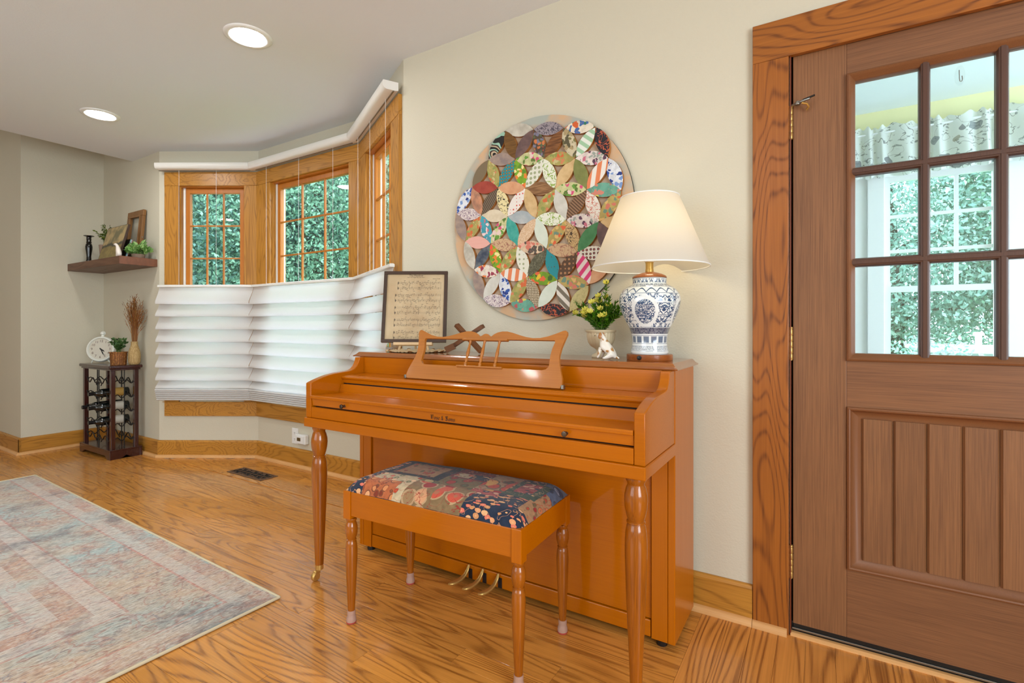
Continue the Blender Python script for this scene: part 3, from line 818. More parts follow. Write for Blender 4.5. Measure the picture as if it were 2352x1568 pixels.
for s in (-.068, 0, .068):
    pr = [(a_, b_ * 1.05) for a_, b_ in [(.0045, .060), (.0065, .064), (.0068, .070), (.0040, .074), (.0040, .076), (.0072, .081), (.0075, .086), (.0045, .092), (.0060, .100), (.0068, .110), (.0055, .128), (.0042, .145), (.0048, .152), (.0060, .156), (.0060, .159)]]
    o = desk_pt(s, 0, .002)
    build('spindle', MB().lathe(pr, 12, tuple(o), M=Matrix.Rotation(-lean, 4, 'X')), M_DESK, desk, smooth=40)
for s in (-.360, .358):
    o = desk_pt(s, .010, .005)
    build('desk_hinge', MB().box(o.x - .006, o.x + .006, o.y - .008, o.y + .008, .842, .858), M_NICKEL, desk, bevel=.003)

# ------------------------------------------------------------------ piano bench
def bench_fn():
    b = thing('piano_bench', 'honey wood piano bench with a patchwork tapestry cushion in front of the piano', 'bench', (-1.10, -.575, 0))
    M = Matrix.Translation((-1.098, -.580, 0)) @ rotz(R(2.2))
    hw, hd = .360, .178
    zt, zb = .472, .387
    for sx in (-1, 1):
        for sy in (-1, 1):
            blk = MB().box(sx * hw - (.034 if sx > 0 else 0), sx * hw + (.034 if sx < 0 else 0), sy * hd - (.034 if sy > 0 else 0), sy * hd + (.034 if sy < 0 else 0), zb - .012, zt + .002)
            build('corner_block', xform(M, blk), M_PIANO_Z, b, bevel=.002)
            c = M @ Vector((sx * (hw - .020), sy * (hd - .020), 0))
            lg = turned('leg', c.x, c.y, zb - .012, .022, .62, b)
            build('foot_cap', MB().lathe([(.013, .0), (.0165, .002), (.0175, .012), (.0168, .020), (.0138, .028), (.0146, .034), (.0140, .046), (.0128, .046)], 18, (c.x, c.y, 0)), M_CAP, lg, smooth=50)
            build('felt_pad', MB().lathe([(.0150, .0005), (.0168, .003), (.0178, .006), (.0172, .007)], 18, (c.x, c.y, -.0002)), M_FELT, lg, smooth=50)
    for sy in (-1, 1):
        y0, y1 = (hd - .024, hd - .004) if sy > 0 else (-hd + .004, -hd + .024)
        build('apron', xform(M, MB().box(-hw + .034, hw - .034, y0, y1, zb, zt)), M_PIANO_X, b, bevel=.002)
    for sx in (-1, 1):
        x0, x1 = (hw - .024, hw - .004) if sx > 0 else (-hw + .004, -hw + .024)
        build('apron', xform(M, MB().box(x0, x1, -hd + .034, hd - .034, zb, zt)), M_PIANO_X, b, bevel=.002)
    build('seat_board', xform(M, MB().box(-hw + .012, hw - .012, -hd + .012, hd - .012, zt - .03, zt - .002)), M_PIANO_X, b)
    # puffed cushion: a grid whose faces carry the patches
    nu, nv = 56, 28
    cw, cd = hw - .006, hd - .006
    def prof(e): return 1 - (1 - min(1, e)) ** 2.4
    def fn(u, v):
        ex, ey = min(u, 1 - u) / .10, min(v, 1 - v) / .18
        hgt = .044 * prof(ex) ** .55 * prof(ey) ** .55 + .006 * math.sin(u * math.pi) * math.sin(v * math.pi)
        hgt += .0016 * math.sin(u * 19 + v * 7) * math.sin(v * 11 - u * 5)
        bul = .006 * math.sin(min(1, ex) * math.pi)
        return M @ Vector(((2 * u - 1) * (cw + 0 * bul), (2 * v - 1) * cd, zt + .001 + hgt))
    def patch(u, v):
        for (u0, u1, v0, v1, m) in PATCHES:
            if u0 <= u < u1 and v0 <= v < v1: return m
        return 0
    mb = MB().grid(fn, nu, nv, mfn=patch)
    # underside
    c = [M @ Vector((x, y, zt + .0005)) for x, y in ((-cw, -cd), (cw, -cd), (cw, cd), (-cw, cd))]
    mb.add(c, [(0, 1, 2, 3)])
    build('cushion', mb, TAP, b, smooth=70, label='patchwork floral tapestry cushion in navy, tan and red')
    return b
M_CAP = (lambda t: (t.bsdf(lin(176, 140, 124), .3, spec=.4), t.m)[1])(NT('frosted_rubber_cap'))
M_FELT = plain('red_felt', lin(170, 50, 40), .9)
def tapestry(name, bgc, cols, scale=34, leaf=.42, stretch=(1, 2.1, 1), rot=.6, line=None):
    t = NT(name)
    v = t.obj(scale=stretch, rot=(0, 0, rot))
    wob = t.noise(t.obj(), 26, 2, col=True)
    v = t.vmath('ADD', v, t.vmath('MULTIPLY', wob, (.010, .010, .010)))
    d = t.voronoi(v, scale); cc = t.voronoi(v, scale, out='Color')
    sp = t.n('ShaderNodeSeparateColor'); t.l(cc, sp.inputs[0])
    stops = [(i / len(cols), c) for i, c in enumerate(cols)]
    fl = t.ramp(sp.outputs[0], stops, 'CONSTANT')
    keep = t.math('LESS_THAN', sp.outputs[1], .80)
    m = t.math('MULTIPLY', t.math('LESS_THAN', d, leaf), keep)
    core = t.math('LESS_THAN', d, leaf * .40)
    fl = t.mix(t.math('MULTIPLY', core, .55), fl, cols[-1])
    edge = t.math('MULTIPLY', t.math('LESS_THAN', d, leaf * 1.22), keep)
    mott = t.noise(t.obj(), 60, 3)
    base = t.mix(t.step(mott, .3, .7), tuple(x * .72 for x in bgc[:3]) + (1,), bgc)
    c = t.mix(t.math('MULTIPLY', edge, .6), base, line or lin(40, 34, 34))
    c = t.mix(m, c, fl)
    # winding stems
    n2 = t.noise(t.obj(), 22, 1.5, dist=.6)
    stem = t.math('LESS_THAN', t.math('ABSOLUTE', t.math('SUBTRACT', n2, .5)), .007)
    c = t.mix(t.math('MULTIPLY', stem, .8), c, cols[0])
    weave = t.noise(t.obj(scale=(700, 700, 700)), 1, 1)
    t.bsdf(c, .9, normal=t.bump(weave, .5, .0015), spec=.1, sheen=.2)
    return t.m
NAVY, TANF, PEACH = lin(40, 52, 72), lin(176, 132, 92), lin(216, 150, 104)
RUST, CORAL, BRICK, OLV = lin(178, 66, 40), lin(214, 112, 92), lin(150, 36, 36), lin(126, 108, 74)
CREAM_, GRN = lin(204, 184, 148), lin(70, 86, 74)
TAP = [tapestry('tapestry_navy_leaf', NAVY, [PEACH, lin(198, 138, 92), CORAL, lin(222, 170, 122)], 38, .42, (1, 2.3, 1), .5, lin(28, 34, 50)),
       tapestry('tapestry_tan_floral', TANF, [RUST, lin(196, 110, 66), BRICK, lin(96, 92, 60)], 34, .38, (1.6, 1, 1), .2, lin(88, 60, 40)),
       tapestry('tapestry_cream_star', CREAM_, [RUST, lin(206, 96, 78), lin(110, 118, 84), lin(230, 190, 150)], 40, .36, (1, 1, 1), 0, lin(80, 80, 66)),
       tapestry('tapestry_orange', lin(190, 106, 64), [lin(126, 54, 34), lin(222, 160, 112), lin(150, 70, 40), lin(206, 134, 84)], 30, .45, (1.3, 1, 1), .9),
       tapestry('tapestry_olive_heart', OLV, [BRICK, lin(170, 54, 46), lin(90, 96, 70), lin(178, 160, 110)], 20, .36, (1, 1, 1), 0, lin(70, 58, 40)),
       tapestry('tapestry_olive_flower', lin(138, 112, 78), [BRICK, lin(196, 84, 62), lin(204, 150, 110), lin(150, 120, 84)], 17, .44, (1, 1, 1), .3, lin(206, 170, 130)),
       tapestry('tapestry_beige_rose', lin(176, 146, 112), [lin(176, 44, 44), lin(196, 80, 60), lin(70, 80, 60), lin(214, 160, 90)], 19, .45, (1, 1, 1), .1),
       tapestry('tapestry_pink', lin(178, 84, 84), [lin(214, 150, 130), BRICK, lin(50, 66, 84), lin(226, 180, 150)], 36, .40, (1, 1.5, 1), .4),
       tapestry('tapestry_green_diamond', GRN, [lin(196, 160, 116), lin(196, 160, 116), lin(180, 140, 100), lin(60, 70, 84)], 38, .26, (1, 1, 1), .78, lin(44, 52, 60)),
       tapestry('tapestry_dark_border', lin(30, 34, 46), [lin(110, 60, 54), lin(70, 78, 84), lin(134, 92, 70), lin(60, 50, 60)], 36, .34, (2, 1, 1), 0),
       tapestry('tapestry_red_band', lin(122, 40, 44), [lin(196, 120, 86), lin(160, 60, 56), lin(210, 160, 120), BRICK], 40, .36, (2, 1, 1), 0),
       tapestry('tapestry_blue_corner', lin(92, 104, 130), [lin(50, 58, 84), lin(130, 138, 160), lin(70, 76, 100), lin(46, 50, 72)], 26, .45, (1, 1.6, 1), .4)]
PATCHES = [(0, .10, 0, .78, 0), (.10, .44, .80, .86, 9), (.10, .15, .36, .86, 9), (.39, .44, .36, .86, 9), (.10, .44, .34, .42, 9), (.15, .39, .42, .80, 1),
           (.10, .36, .17, .34, 2), (.10, .30, 0, .17, 3), (.30, .36, 0, .17, 2), (.44, .66, .70, .86, 10), (.46, .56, .58, .70, 2), (.56, .66, .58, .70, 0), (.44, .66, .52, .70, 10), (.36, .66, .30, .52, 4), (.36, .70, 0, .30, 5),
           (.66, .80, .26, .34, 7), (.66, .80, .34, .86, 6), (.70, .95, 0, .34, 0), (.84, .93, .46, .74, 7), (.80, .96, .40, .80, 8), (.95, 1.0, .16, .66, 1), (.92, 1.0, .66, 1.0, 11), (.80, .96, .34, .40, 8), (0, .2, .78, 1, 9), (.2, .92, .86, 1.0, 9)]
bench_fn()
# ------------------------------------------------------------------ table lamp on the piano
LX, LY, LZ = -.527, -.190, .9368
lamp = thing('table_lamp', 'blue and white porcelain table lamp with a white cone shade, lit', 'lamp', (LX, LY, LZ))
M_LBASE = wood('lamp_base_wood', lin(168, 92, 34), lin(104, 50, 16), 'X', ring=2, across=12, strength=.5, fiber=.4, rough=.3, coat=.3, tone=0)
build('wooden_base', MB().lathe([(.079, 0), (.080, .002), (.080, .019), (.078, .021), (.0, .021)], 48, (LX, LY, LZ)), M_LBASE, lamp, smooth=40)
sw = build('switch_knob', MB().lathe([(.008, 0), (.008, .002), (.005, .003), (.005, .009), (.0, .010)], 14, (LX - .012, LY - .080, LZ + .011), M=Matrix.Rotation(R(90), 4, 'X')), M_IRON, lamp, smooth=40)
def porcelain():
    """white glaze with cobalt bands, medallions and scrolls, laid out by height and by angle round the jar"""
    t = NT('blue_white_porcelain')
    tc = t.n('ShaderNodeTexCoord').outputs['Object']
    v = t.vmath('SUBTRACT', tc, (LX, LY, LZ))
    sep = t.n('ShaderNodeSeparateXYZ'); t.l(v, sep.inputs[0]); x, y, z = sep.outputs
    th = t.math('DIVIDE', t.math('ARCTAN2', y, x), 6.28318)
    W, BL, DK = lin(226, 232, 232), lin(44, 78, 116), lin(22, 40, 78)
    # unwrapped coordinates
    cx = t.n('ShaderNodeCombineXYZ'); t.l(t.math('MULTIPLY', t.math('ABSOLUTE', t.math('SUBTRACT', t.math('FRACT', t.math('MULTIPLY', th, 8.0)), .5)), .085), cx.inputs[0]); t.l(z, cx.inputs[1])
    n = t.noise(cx.outputs[0], 62, 1.6, .5, 1.1)
    scroll = t.step(t.math('ABSOLUTE', t.math('SUBTRACT', n, .5)), .075, .055)
    n2 = t.noise(cx.outputs[0], 105, 1.2, .5, 1.6)
    dense = t.step(t.math('ABSOLUTE', t.math('SUBTRACT', n2, .5)), .105, .085)
    # medallions, four round the jar
    fx = t.math('MULTIPLY', t.math('SUBTRACT', t.math('FRACT', t.math('MULTIPLY_ADD', th, 4.0, .42)), .5), .165)
    fz = t.math('MULTIPLY', t.math('SUBTRACT', z, .170), .88)
    dd = t.math('SQRT', t.math('ADD', t.math('MULTIPLY', fx, fx), t.math('MULTIPLY', fz, fz)))
    inm = t.math('LESS_THAN', dd, .037); gap = t.math('LESS_THAN', dd, .050)
    body = t.math('MULTIPLY', scroll, t.math('SUBTRACT', 1.0, gap))
    body = t.math('MAXIMUM', body, t.math('MULTIPLY', dense, inm))
    def band(a, b): return t.math('MULTIPLY', t.math('GREATER_THAN', z, a), t.math('LESS_THAN', z, b))
    # window row low on the jar
    wx = t.math('ABSOLUTE', t.math('SUBTRACT', t.math('FRACT', t.math('MULTIPLY', th, 15.0)), .5))
    wz = t.math('ABSOLUTE', t.math('SUBTRACT', z, .074))
    win = t.math('MULTIPLY', t.math('LESS_THAN', wx, .40), t.math('LESS_THAN', wz, .0125))
    winin = t.math('MULTIPLY', t.math('LESS_THAN', wx, .34), t.math('LESS_THAN', wz, .0105))
    # heart row on the shoulder
    hz = t.math('SUBTRACT', z, t.math('MULTIPLY_ADD', t.math('ABSOLUTE', t.math('SINE', t.math('MULTIPLY', th, 6.28318 * 9))), .014, .236))
    heart = t.math('LESS_THAN', t.math('ABSOLUTE', hz), .0022)
    f = t.math('MULTIPLY', body, band(.118, .232))
    f = t.math('MAXIMUM', f, t.math('MULTIPLY', heart, band(.233, .256)))
    f = t.math('MAXIMUM', f, t.math('MULTIPLY', t.math('MULTIPLY', dense, .8), band(.258, .268)))
    for a, b in ((.2325, .2345), (.256, .2575), (.0870, .0885), (.0590, .0605), (.0500, .0512), (.0330, .0342), (.1165, .1180), (.288, .290)):
        f = t.math('MAXIMUM', f, t.math('MULTIPLY', band(a, b), .75))
    f = t.math('MAXIMUM', f, t.math('MULTIPLY', win, .35))
    f = t.math('MAXIMUM', f, t.math('MULTIPLY', winin, .85))
    f = t.math('MAXIMUM', f, t.math('MULTIPLY', t.math('MULTIPLY', dense, .5), band(.036, .050)))
    f = t.math('MAXIMUM', f, t.math('MULTIPLY', scroll, t.math('MULTIPLY', band(.272, .286), .9)))
    col = t.mix(f, W, BL)
    col = t.mix(t.math('MULTIPLY', band(.0935, .1150), t.math('MULTIPLY_ADD', dense, -.25, 1.0)), col, DK)
    t.bsdf(col, .12, coat=.6, spec=.6)
    return t.m
jar = [(.062, .0215), (.064, .024), (.0655, .030), (.0645, .036), (.0615, .048), (.0605, .062), (.0615, .078), (.0640, .095), (.0700, .112), (.0790, .130), (.0890, .150), (.0975, .170), (.1035, .190), (.1065, .208), (.1060, .222), (.1015, .236), (.0935, .248), (.0820, .258), (.0700, .2645), (.0605, .269), (.0590, .272), (.0590, .286), (.0600, .289), (.0580, .291), (.0, .291)]
M_PORC = porcelain()
build('porcelain_jar', MB().lathe(jar, 64, (LX, LY, LZ)), M_PORC, lamp, smooth=45)
build('wooden_cap', MB().lathe([(.059, .291), (.060, .294), (.056, .299), (.044, .305), (.028, .310), (.016, .313), (.0, .313)], 40, (LX, LY, LZ)), M_LBASE, lamp, smooth=40)
build('brass_neck', MB().lathe([(.0145, .312), (.0145, .322), (.0135, .323), (.0135, .345), (.0145, .346), (.0145, .349), (.0, .349)], 24, (LX, LY, LZ)), M_BRASS, lamp, smooth=40)
build('bulb_socket', MB().lathe([(.017, .349), (.0175, .352), (.017, .396), (.0, .398)], 20, (LX, LY, LZ)), M_WHITEPAINT, lamp, smooth=40)
t = NT('lamp_bulb_glow'); e = t.n('ShaderNodeEmission'); e.inputs[0].default_value = (1, .80, .52, 1); e.inputs[1].default_value = 24; t.l(e.outputs[0], t.out.inputs[0]); M_BULB = t.m
build('bulb', MB().lathe([(.012, .398), (.016, .405), (.027, .430), (.030, .450), (.026, .470), (.014, .483), (.0, .486)], 20, (LX, LY, LZ)), M_BULB, lamp, smooth=60)
hp = MB()
for s in (-1, 1):
    hp.tube([(LX + s * .016, LY, LZ + .352), (LX + s * .045, LY, LZ + .385), (LX + s * .055, LY, LZ + .45), (LX + s * .040, LY, LZ + .53), (LX, LY, LZ + .572)], .0018, 6)
build('harp', hp, M_BRASS, lamp)
def shade_linen():
    t = NT('lamp_shade_linen')
    wv = t.noise(t.obj(scale=(500, 500, 900)), 1, 2)
    d = t.n('ShaderNodeBsdfDiffuse'); t.l(t.mix(wv, lin(194, 193, 190), lin(204, 204, 202)), d.inputs[0])
    tr = t.n('ShaderNodeBsdfTranslucent'); tr.inputs[0].default_value = lin(250, 236, 196)
    mx = t.n('ShaderNodeMixShader'); mx.inputs[0].default_value = .30
    t.l(d.outputs[0], mx.inputs[1]); t.l(tr.outputs[0], mx.inputs[2]); t.l(mx.outputs[0], t.out.inputs[0])
    return t.m
M_LSHADE = shade_linen()
zb_, zt_ = .330, .578
prof = [(.203 - .101 * k / 10, zb_ + (zt_ - zb_) * k / 10) for k in range(11)]
build('lamp_shade', MB().lathe(prof, 64, (LX, LY, LZ), cap=False), M_LSHADE, lamp, smooth=60)
for r, z in ((.2035, zb_), (.1025, zt_)):
    build('shade_rim', MB().tube([(LX + r * math.cos(a), LY + r * math.sin(a), LZ + z) for a in [2 * math.pi * i / 64 for i in range(64)]], .0022, 6, closed=True), M_WHITEPAINT, lamp, smooth=60)
sp = MB()
for i in range(3):
    a = 2 * math.pi * i / 3 + .4
    sp.tube([(LX + .004 * math.cos(a), LY + .004 * math.sin(a), LZ + .573), (LX + .103 * math.cos(a), LY + .103 * math.sin(a), LZ + .576)], .0016, 5)
build('shade_spider', sp, M_BRASS, lamp)
build('finial', MB().lathe([(.004, .570), (.006, .576), (.004, .580), (.009, .586), (.011, .591), (.009, .597), (.0, .600)], 14, (LX, LY, LZ)), M_LBASE, lamp, smooth=40)

# ------------------------------------------------------------------ round petal mosaic on the wall
art = thing('petal_mosaic_disc', 'large round wall art of many patterned paper petals', 'wall art', (-1.09, -.003, 1.084))
AC, AR = Vector((-1.09, 0, 1.536)), .4525
def disc_paint():
    t = NT('weathered_disc_paint')
    v = t.obj()
    n = t.noise(v, 7, 4); n2 = t.noise(v, 16, 3)
    rad = t.vmath('SUBTRACT', v, tuple(AC)); ln = t.n('ShaderNodeVectorMath', operation='LENGTH'); t.l(rad, ln.inputs[0])
    rim = t.step(t.math('ADD', ln.outputs['Value'], t.math('MULTIPLY', n, .08)), .43, .45)
    inner = t.mix(t.step(n2, .3, .7), lin(176, 152, 128), lin(198, 180, 156))
    rimc = t.mix(t.step(n, .42, .58), lin(170, 176, 166), lin(206, 170, 132))
    t.bsdf(t.mix(rim, inner, rimc), .75, normal=t.bump(n2, .2, .001))
    return t.m
wy = lambda a, b, c: (AC.x + a, c, AC.z + b)
circ = [(AR * math.cos(2 * math.pi * i / 96), AR * math.sin(2 * math.pi * i / 96)) for i in range(96)]
M_EDGE = plain('dark_disc_edge', lin(70, 72, 66), .7)
build('backing_disc', MB().prism(circ, wy, -.003, -.017, 0, 1), [disc_paint(), M_EDGE], art, smooth=40)
C = lin
def pst(kind, *a, sc=60, ang=0.0):
    t = NT('petal_paper_' + kind); vx = t.obj(rot=(0, ang, 0), rand=5)
    n = t.noise(vx, 30, 3)
    if kind == 'mott': c = t.mix(t.step(n, .35, .65), a[0], a[1])
    elif kind == 'dots':
        d = t.voronoi(vx, sc, rnd=.15); c = t.mix(t.math('LESS_THAN', d, .34), a[0], a[1])
        if len(a) > 2: c = t.mix(t.math('LESS_THAN', d, .17), c, a[2])
    elif kind == 'stripe':
        sx = t.n('ShaderNodeSeparateXYZ'); t.l(vx, sx.inputs[0])
        w = t.math('FRACT', t.math('MULTIPLY', sx.outputs[0], sc)); c = t.mix(t.step(t.math('ABSOLUTE', t.math('SUBTRACT', w, .5)), .23, .27), a[0], a[1])
    elif kind == 'flor':
        wob = t.vmath('MULTIPLY', t.noise(vx, 45, 2, col=True), (.028, .028, .028)); v2 = t.vmath('ADD', vx, wob)
        d = t.voronoi(v2, sc); cc = t.voronoi(v2, sc, out='Color'); s = t.n('ShaderNodeSeparateColor'); t.l(cc, s.inputs[0])
        fl = t.ramp(s.outputs[0], [(i / (len(a) - 1), q) for i, q in enumerate(a[1:])], 'CONSTANT')
        d2 = t.voronoi(v2, sc * 2.3)
        c = t.mix(t.math('LESS_THAN', d, .50), t.mix(t.step(n, .4, .6), a[0], tuple(x * .8 for x in a[0][:3]) + (1,)), fl)
        c = t.mix(t.math('MULTIPLY', t.math('LESS_THAN', d2, .16), .6), c, a[1])
    elif kind == 'line':
        q = t.noise(vx, sc, 2.0, .5, .9); m = t.step(t.math('ABSOLUTE', t.math('SUBTRACT', q, .5)), .035, .022); c = t.mix(m, a[0], a[1])
    elif kind == 'plank':
        q = t.noise(t.obj(scale=(6, 1, 60), rot=(0, ang, 0)), 3, 3); c = t.mix(t.step(q, .35, .65), a[0], a[1])
    elif kind == 'band':
        q = t.noise(vx, 8, 1.0); w = t.math('FRACT', t.math('MULTIPLY', q, 9)); c = t.ramp(w, [(i / len(a), x) for i, x in enumerate(a)], 'CONSTANT')
    t.bsdf(c, .55, spec=.3)
    return t.m
W_ = C(226, 220, 206)
PST = {
 'marble': lambda: pst('mott', C(176, 170, 156), C(204, 200, 186)), 'mauve': lambda: pst('line', C(150, 140, 146), C(78, 72, 84), sc=60),
 'agate': lambda: pst('band', C(30, 26, 24), C(150, 190, 168), C(70, 50, 40), C(190, 170, 140), C(20, 20, 20)), 'ochre': lambda: pst('plank', C(120, 84, 34), C(96, 64, 24), ang=1.4),
 'plum': lambda: pst('mott', C(92, 72, 72), C(118, 92, 86)), 'redflor': lambda: pst('flor', C(84, 70, 56), C(190, 70, 50), C(90, 100, 70), C(120, 120, 140), C(200, 120, 70), sc=55),
 'wood': lambda: pst('plank', C(140, 92, 52), C(92, 56, 28), ang=.95), 'olivcream': lambda: pst('flor', C(204, 192, 160), C(120, 116, 70), C(170, 150, 110), C(90, 84, 60), sc=40),
 'bluorange': lambda: pst('flor', C(226, 216, 196), C(206, 96, 50), C(70, 104, 160), C(226, 216, 196), C(50, 120, 90), sc=42), 'greenstripe': lambda: pst('stripe', C(226, 230, 220), C(158, 196, 160), sc=34, ang=.9),
 'feather': lambda: pst('line', C(38, 36, 42), C(190, 90, 60), sc=38), 'mauvegrey': lambda: pst('mott', C(138, 122, 118), C(168, 146, 130)),
 'pinkgreen': lambda: pst('flor', C(206, 206, 150), C(206, 80, 120), C(100, 150, 60), C(226, 200, 190), C(90, 120, 50), sc=46), 'oliveflor': lambda: pst('flor', C(172, 162, 92), C(206, 104, 60), C(196, 186, 130), C(140, 150, 80), C(206, 130, 90), sc=50),
 'pinkdamask': lambda: pst('flor', C(226, 214, 206), C(196, 110, 130), C(226, 214, 206), C(90, 60, 80), C(150, 160, 150), sc=62), 'beads': lambda: pst('dots', C(120, 104, 78), C(220, 206, 176), sc=130),
 'tealdots': lambda: pst('dots', C(38, 140, 150), C(110, 70, 40), C(206, 160, 70), sc=70), 'greenorange': lambda: pst('flor', C(124, 170, 40), C(226, 130, 50), C(226, 90, 60), C(236, 220, 150), C(90, 140, 40), sc=44),
 'greendots': lambda: pst('dots', C(222, 222, 206), C(158, 166, 128), sc=48), 'greenlines': lambda: pst('line', C(226, 228, 210), C(140, 170, 70), sc=40), 'tan': lambda: pst('mott', C(196, 162, 112), C(214, 184, 134)),
 'olive': lambda: pst('mott', C(116, 122, 66), C(130, 134, 76)), 'orangestripe': lambda: pst('stripe', C(222, 130, 86), C(230, 224, 214), sc=26, ang=-.15), 'bluewhite': lambda: pst('flor', C(222, 226, 232), C(50, 84, 160), C(120, 150, 200), C(222, 226, 232), C(40, 60, 130), sc=52),
 'red': lambda: pst('mott', C(150, 56, 42), C(166, 72, 54)), 'peach': lambda: pst('mott', C(206, 148, 108), C(216, 166, 126)), 'wood2': lambda: pst('plank', C(160, 120, 80), C(112, 76, 44), ang=.3),
 'tealpaisley': lambda: pst('flor', C(108, 168, 146), C(206, 130, 110), C(214, 200, 90), C(90, 150, 130), C(180, 90, 90), sc=38), 'peachbrown': lambda: pst('mott', C(200, 142, 108), C(150, 110, 90)),
 'darkstripe': lambda: pst('stripe', C(78, 64, 50), C(120, 104, 84), sc=110, ang=.55), 'blackleaf': lambda: pst('line', C(226, 212, 160), C(34, 32, 28), sc=44), 'apples': lambda: pst('dots', C(230, 222, 214), C(206, 70, 60), sc=62),
 'palegrey': lambda: pst('mott', C(196, 194, 182), C(210, 208, 198)), 'brownstripe': lambda: pst('stripe', C(92, 66, 44), C(146, 112, 84), sc=95, ang=.8), 'bicycles': lambda: pst('line', C(228, 222, 210), C(200, 110, 90), sc=55),
 'orangeflor': lambda: pst('flor', C(186, 166, 96), C(216, 100, 60), C(110, 140, 120), C(214, 176, 110), C(206, 120, 100), sc=48), 'teal': lambda: pst('mott', C(48, 150, 138), C(80, 170, 156)), 'paisley': lambda: pst('line', C(216, 204, 200), C(110, 80, 110), sc=85),
 'creammarble': lambda: pst('mott', C(206, 190, 160), C(220, 208, 182)), 'bluegrey': lambda: pst('mott', C(160, 170, 174), C(184, 188, 186)), 'tealflor': lambda: pst('flor', C(70, 160, 176), C(206, 110, 120), C(70, 160, 176), C(226, 200, 200), sc=46),
 'speckle': lambda: pst('line', C(206, 172, 136), C(226, 204, 176), sc=90), 'mint': lambda: pst('mott', C(206, 216, 200), C(214, 222, 208)), 'script': lambda: pst('line', C(200, 168, 116), C(60, 44, 32), sc=70), 'green': lambda: pst('mott', C(62, 122, 74), C(80, 138, 90)),
 'pinkline': lambda: pst('stripe', C(222, 150, 138), C(230, 190, 176), sc=150, ang=1.45), 'papers': lambda: pst('line', C(200, 168, 130), C(160, 110, 90), sc=40), 'rose': lambda: pst('flor', C(222, 196, 164), C(206, 120, 100), C(90, 80, 70), C(226, 170, 150), sc=40),
 'cameras': lambda: pst('dots', C(222, 216, 204), C(70, 62, 60), C(190, 90, 80), sc=60), 'navy': lambda: pst('mott', C(58, 66, 84), C(110, 116, 120)), 'darkolive': lambda: pst('line', C(84, 82, 62), C(120, 118, 94), sc=70),
 'browndots': lambda: pst('dots', C(92, 68, 48), C(178, 130, 90), sc=52), 'pinkstripe': lambda: pst('stripe', C(214, 60, 120), C(230, 218, 214), sc=30, ang=-.7), 'orangewhite': lambda: pst('flor', C(228, 216, 200), C(222, 120, 60), C(150, 60, 80), C(228, 216, 200), sc=46),
 'tropic': lambda: pst('flor', C(120, 160, 40), C(226, 190, 50), C(60, 100, 40), C(220, 100, 60), sc=42), 'greystripe': lambda: pst('stripe', C(120, 112, 96), C(224, 218, 206), sc=32, ang=.8), 'beigelace': lambda: pst('line', C(196, 184, 130), C(176, 166, 112), sc=60)}
PETALS = '-3,-1,0,paisley;-3,-1,1,bluewhite;-3,0,0,red;-3,0,1,beads;-3,1,0,mauvegrey;-3,1,1,agate;-3,2,0,marble;-2,-2,0,pinkline;-2,-2,1,oliveflor;-2,-2,2,mauvegrey;-2,-1,0,creammarble;-2,-1,1,darkstripe;-2,-1,2,peachbrown;-2,0,0,peach;-2,0,1,tealdots;-2,0,2,oliveflor;-2,1,0,pinkgreen;-2,1,1,plum;-2,1,2,ochre;-2,2,0,mauve;-1,-3,0,orangewhite;-1,-3,1,navy;-1,-3,2,marble;-1,-2,0,papers;-1,-2,1,pinkgreen;-1,-2,2,tealflor;-1,-1,0,bluegrey;-1,-1,1,apples;-1,-1,2,blackleaf;-1,0,0,wood2;-1,0,1,greendots;-1,0,2,greenorange;-1,1,0,oliveflor;-1,1,1,wood;-1,1,2,redflor;-1,2,0,bluorange;0,-4,0,paisley;0,-4,1,palegrey;0,-4,2,mauvegrey;0,-3,0,orangestripe;0,-3,1,oliveflor;0,-3,2,greenorange;0,-2,0,rose;0,-2,1,speckle;0,-2,2,teal;0,-1,0,greenlines;0,-1,1,oliveflor;0,-1,2,tan;0,0,0,pinkgreen;0,0,1,tan;0,0,2,greenlines;0,1,0,pinkdamask;0,1,1,greenstripe;0,1,2,olivcream;1,-4,0,tealpaisley;1,-4,1,oliveflor;1,-4,2,bluewhite;1,-3,0,tropic;1,-3,1,darkolive;1,-3,2,greendots;1,-2,0,papers;1,-2,1,orangeflor;1,-2,2,mint;1,-1,0,pinkdamask;1,-1,1,brownstripe;1,-1,2,palegrey;1,0,0,tealpaisley;1,0,1,orangestripe;1,0,2,olive;1,1,2,feather;2,-4,0,feather;2,-4,1,mint;2,-4,2,beads;2,-3,0,orangeflor;2,-3,1,browndots;2,-3,2,tealdots;2,-2,0,cameras;2,-2,1,green;2,-2,2,script;2,-1,0,tan;2,-1,1,orangeflor;2,-1,2,bicycles;2,0,2,bluewhite;3,-4,1,beigelace;3,-4,2,greystripe;3,-3,1,peach;3,-3,2,pinkstripe;3,-2,2,plum'
M_PEDGE = plain('raw_petal_edge', lin(170, 112, 52), .6)
PM = {}
al = R(-9.2); LL = .149; AO = Vector((-.982, 1.649))
e1 = Vector((math.cos(al), math.sin(al))); e2 = Vector((math.cos(al + math.pi / 3), math.sin(al + math.pi / 3)))
hl, hw_ = LL * .492, LL * .198
rr = (hl * hl + hw_ * hw_) / (2 * hw_)
arc = []
for i in range(9):
    x = -hl + 2 * hl * i / 8; arc.append((x, math.sqrt(rr * rr - x * x) - (rr - hw_)))
lens = arc + [(x, -y) for x, y in arc[::-1][1:-1]]
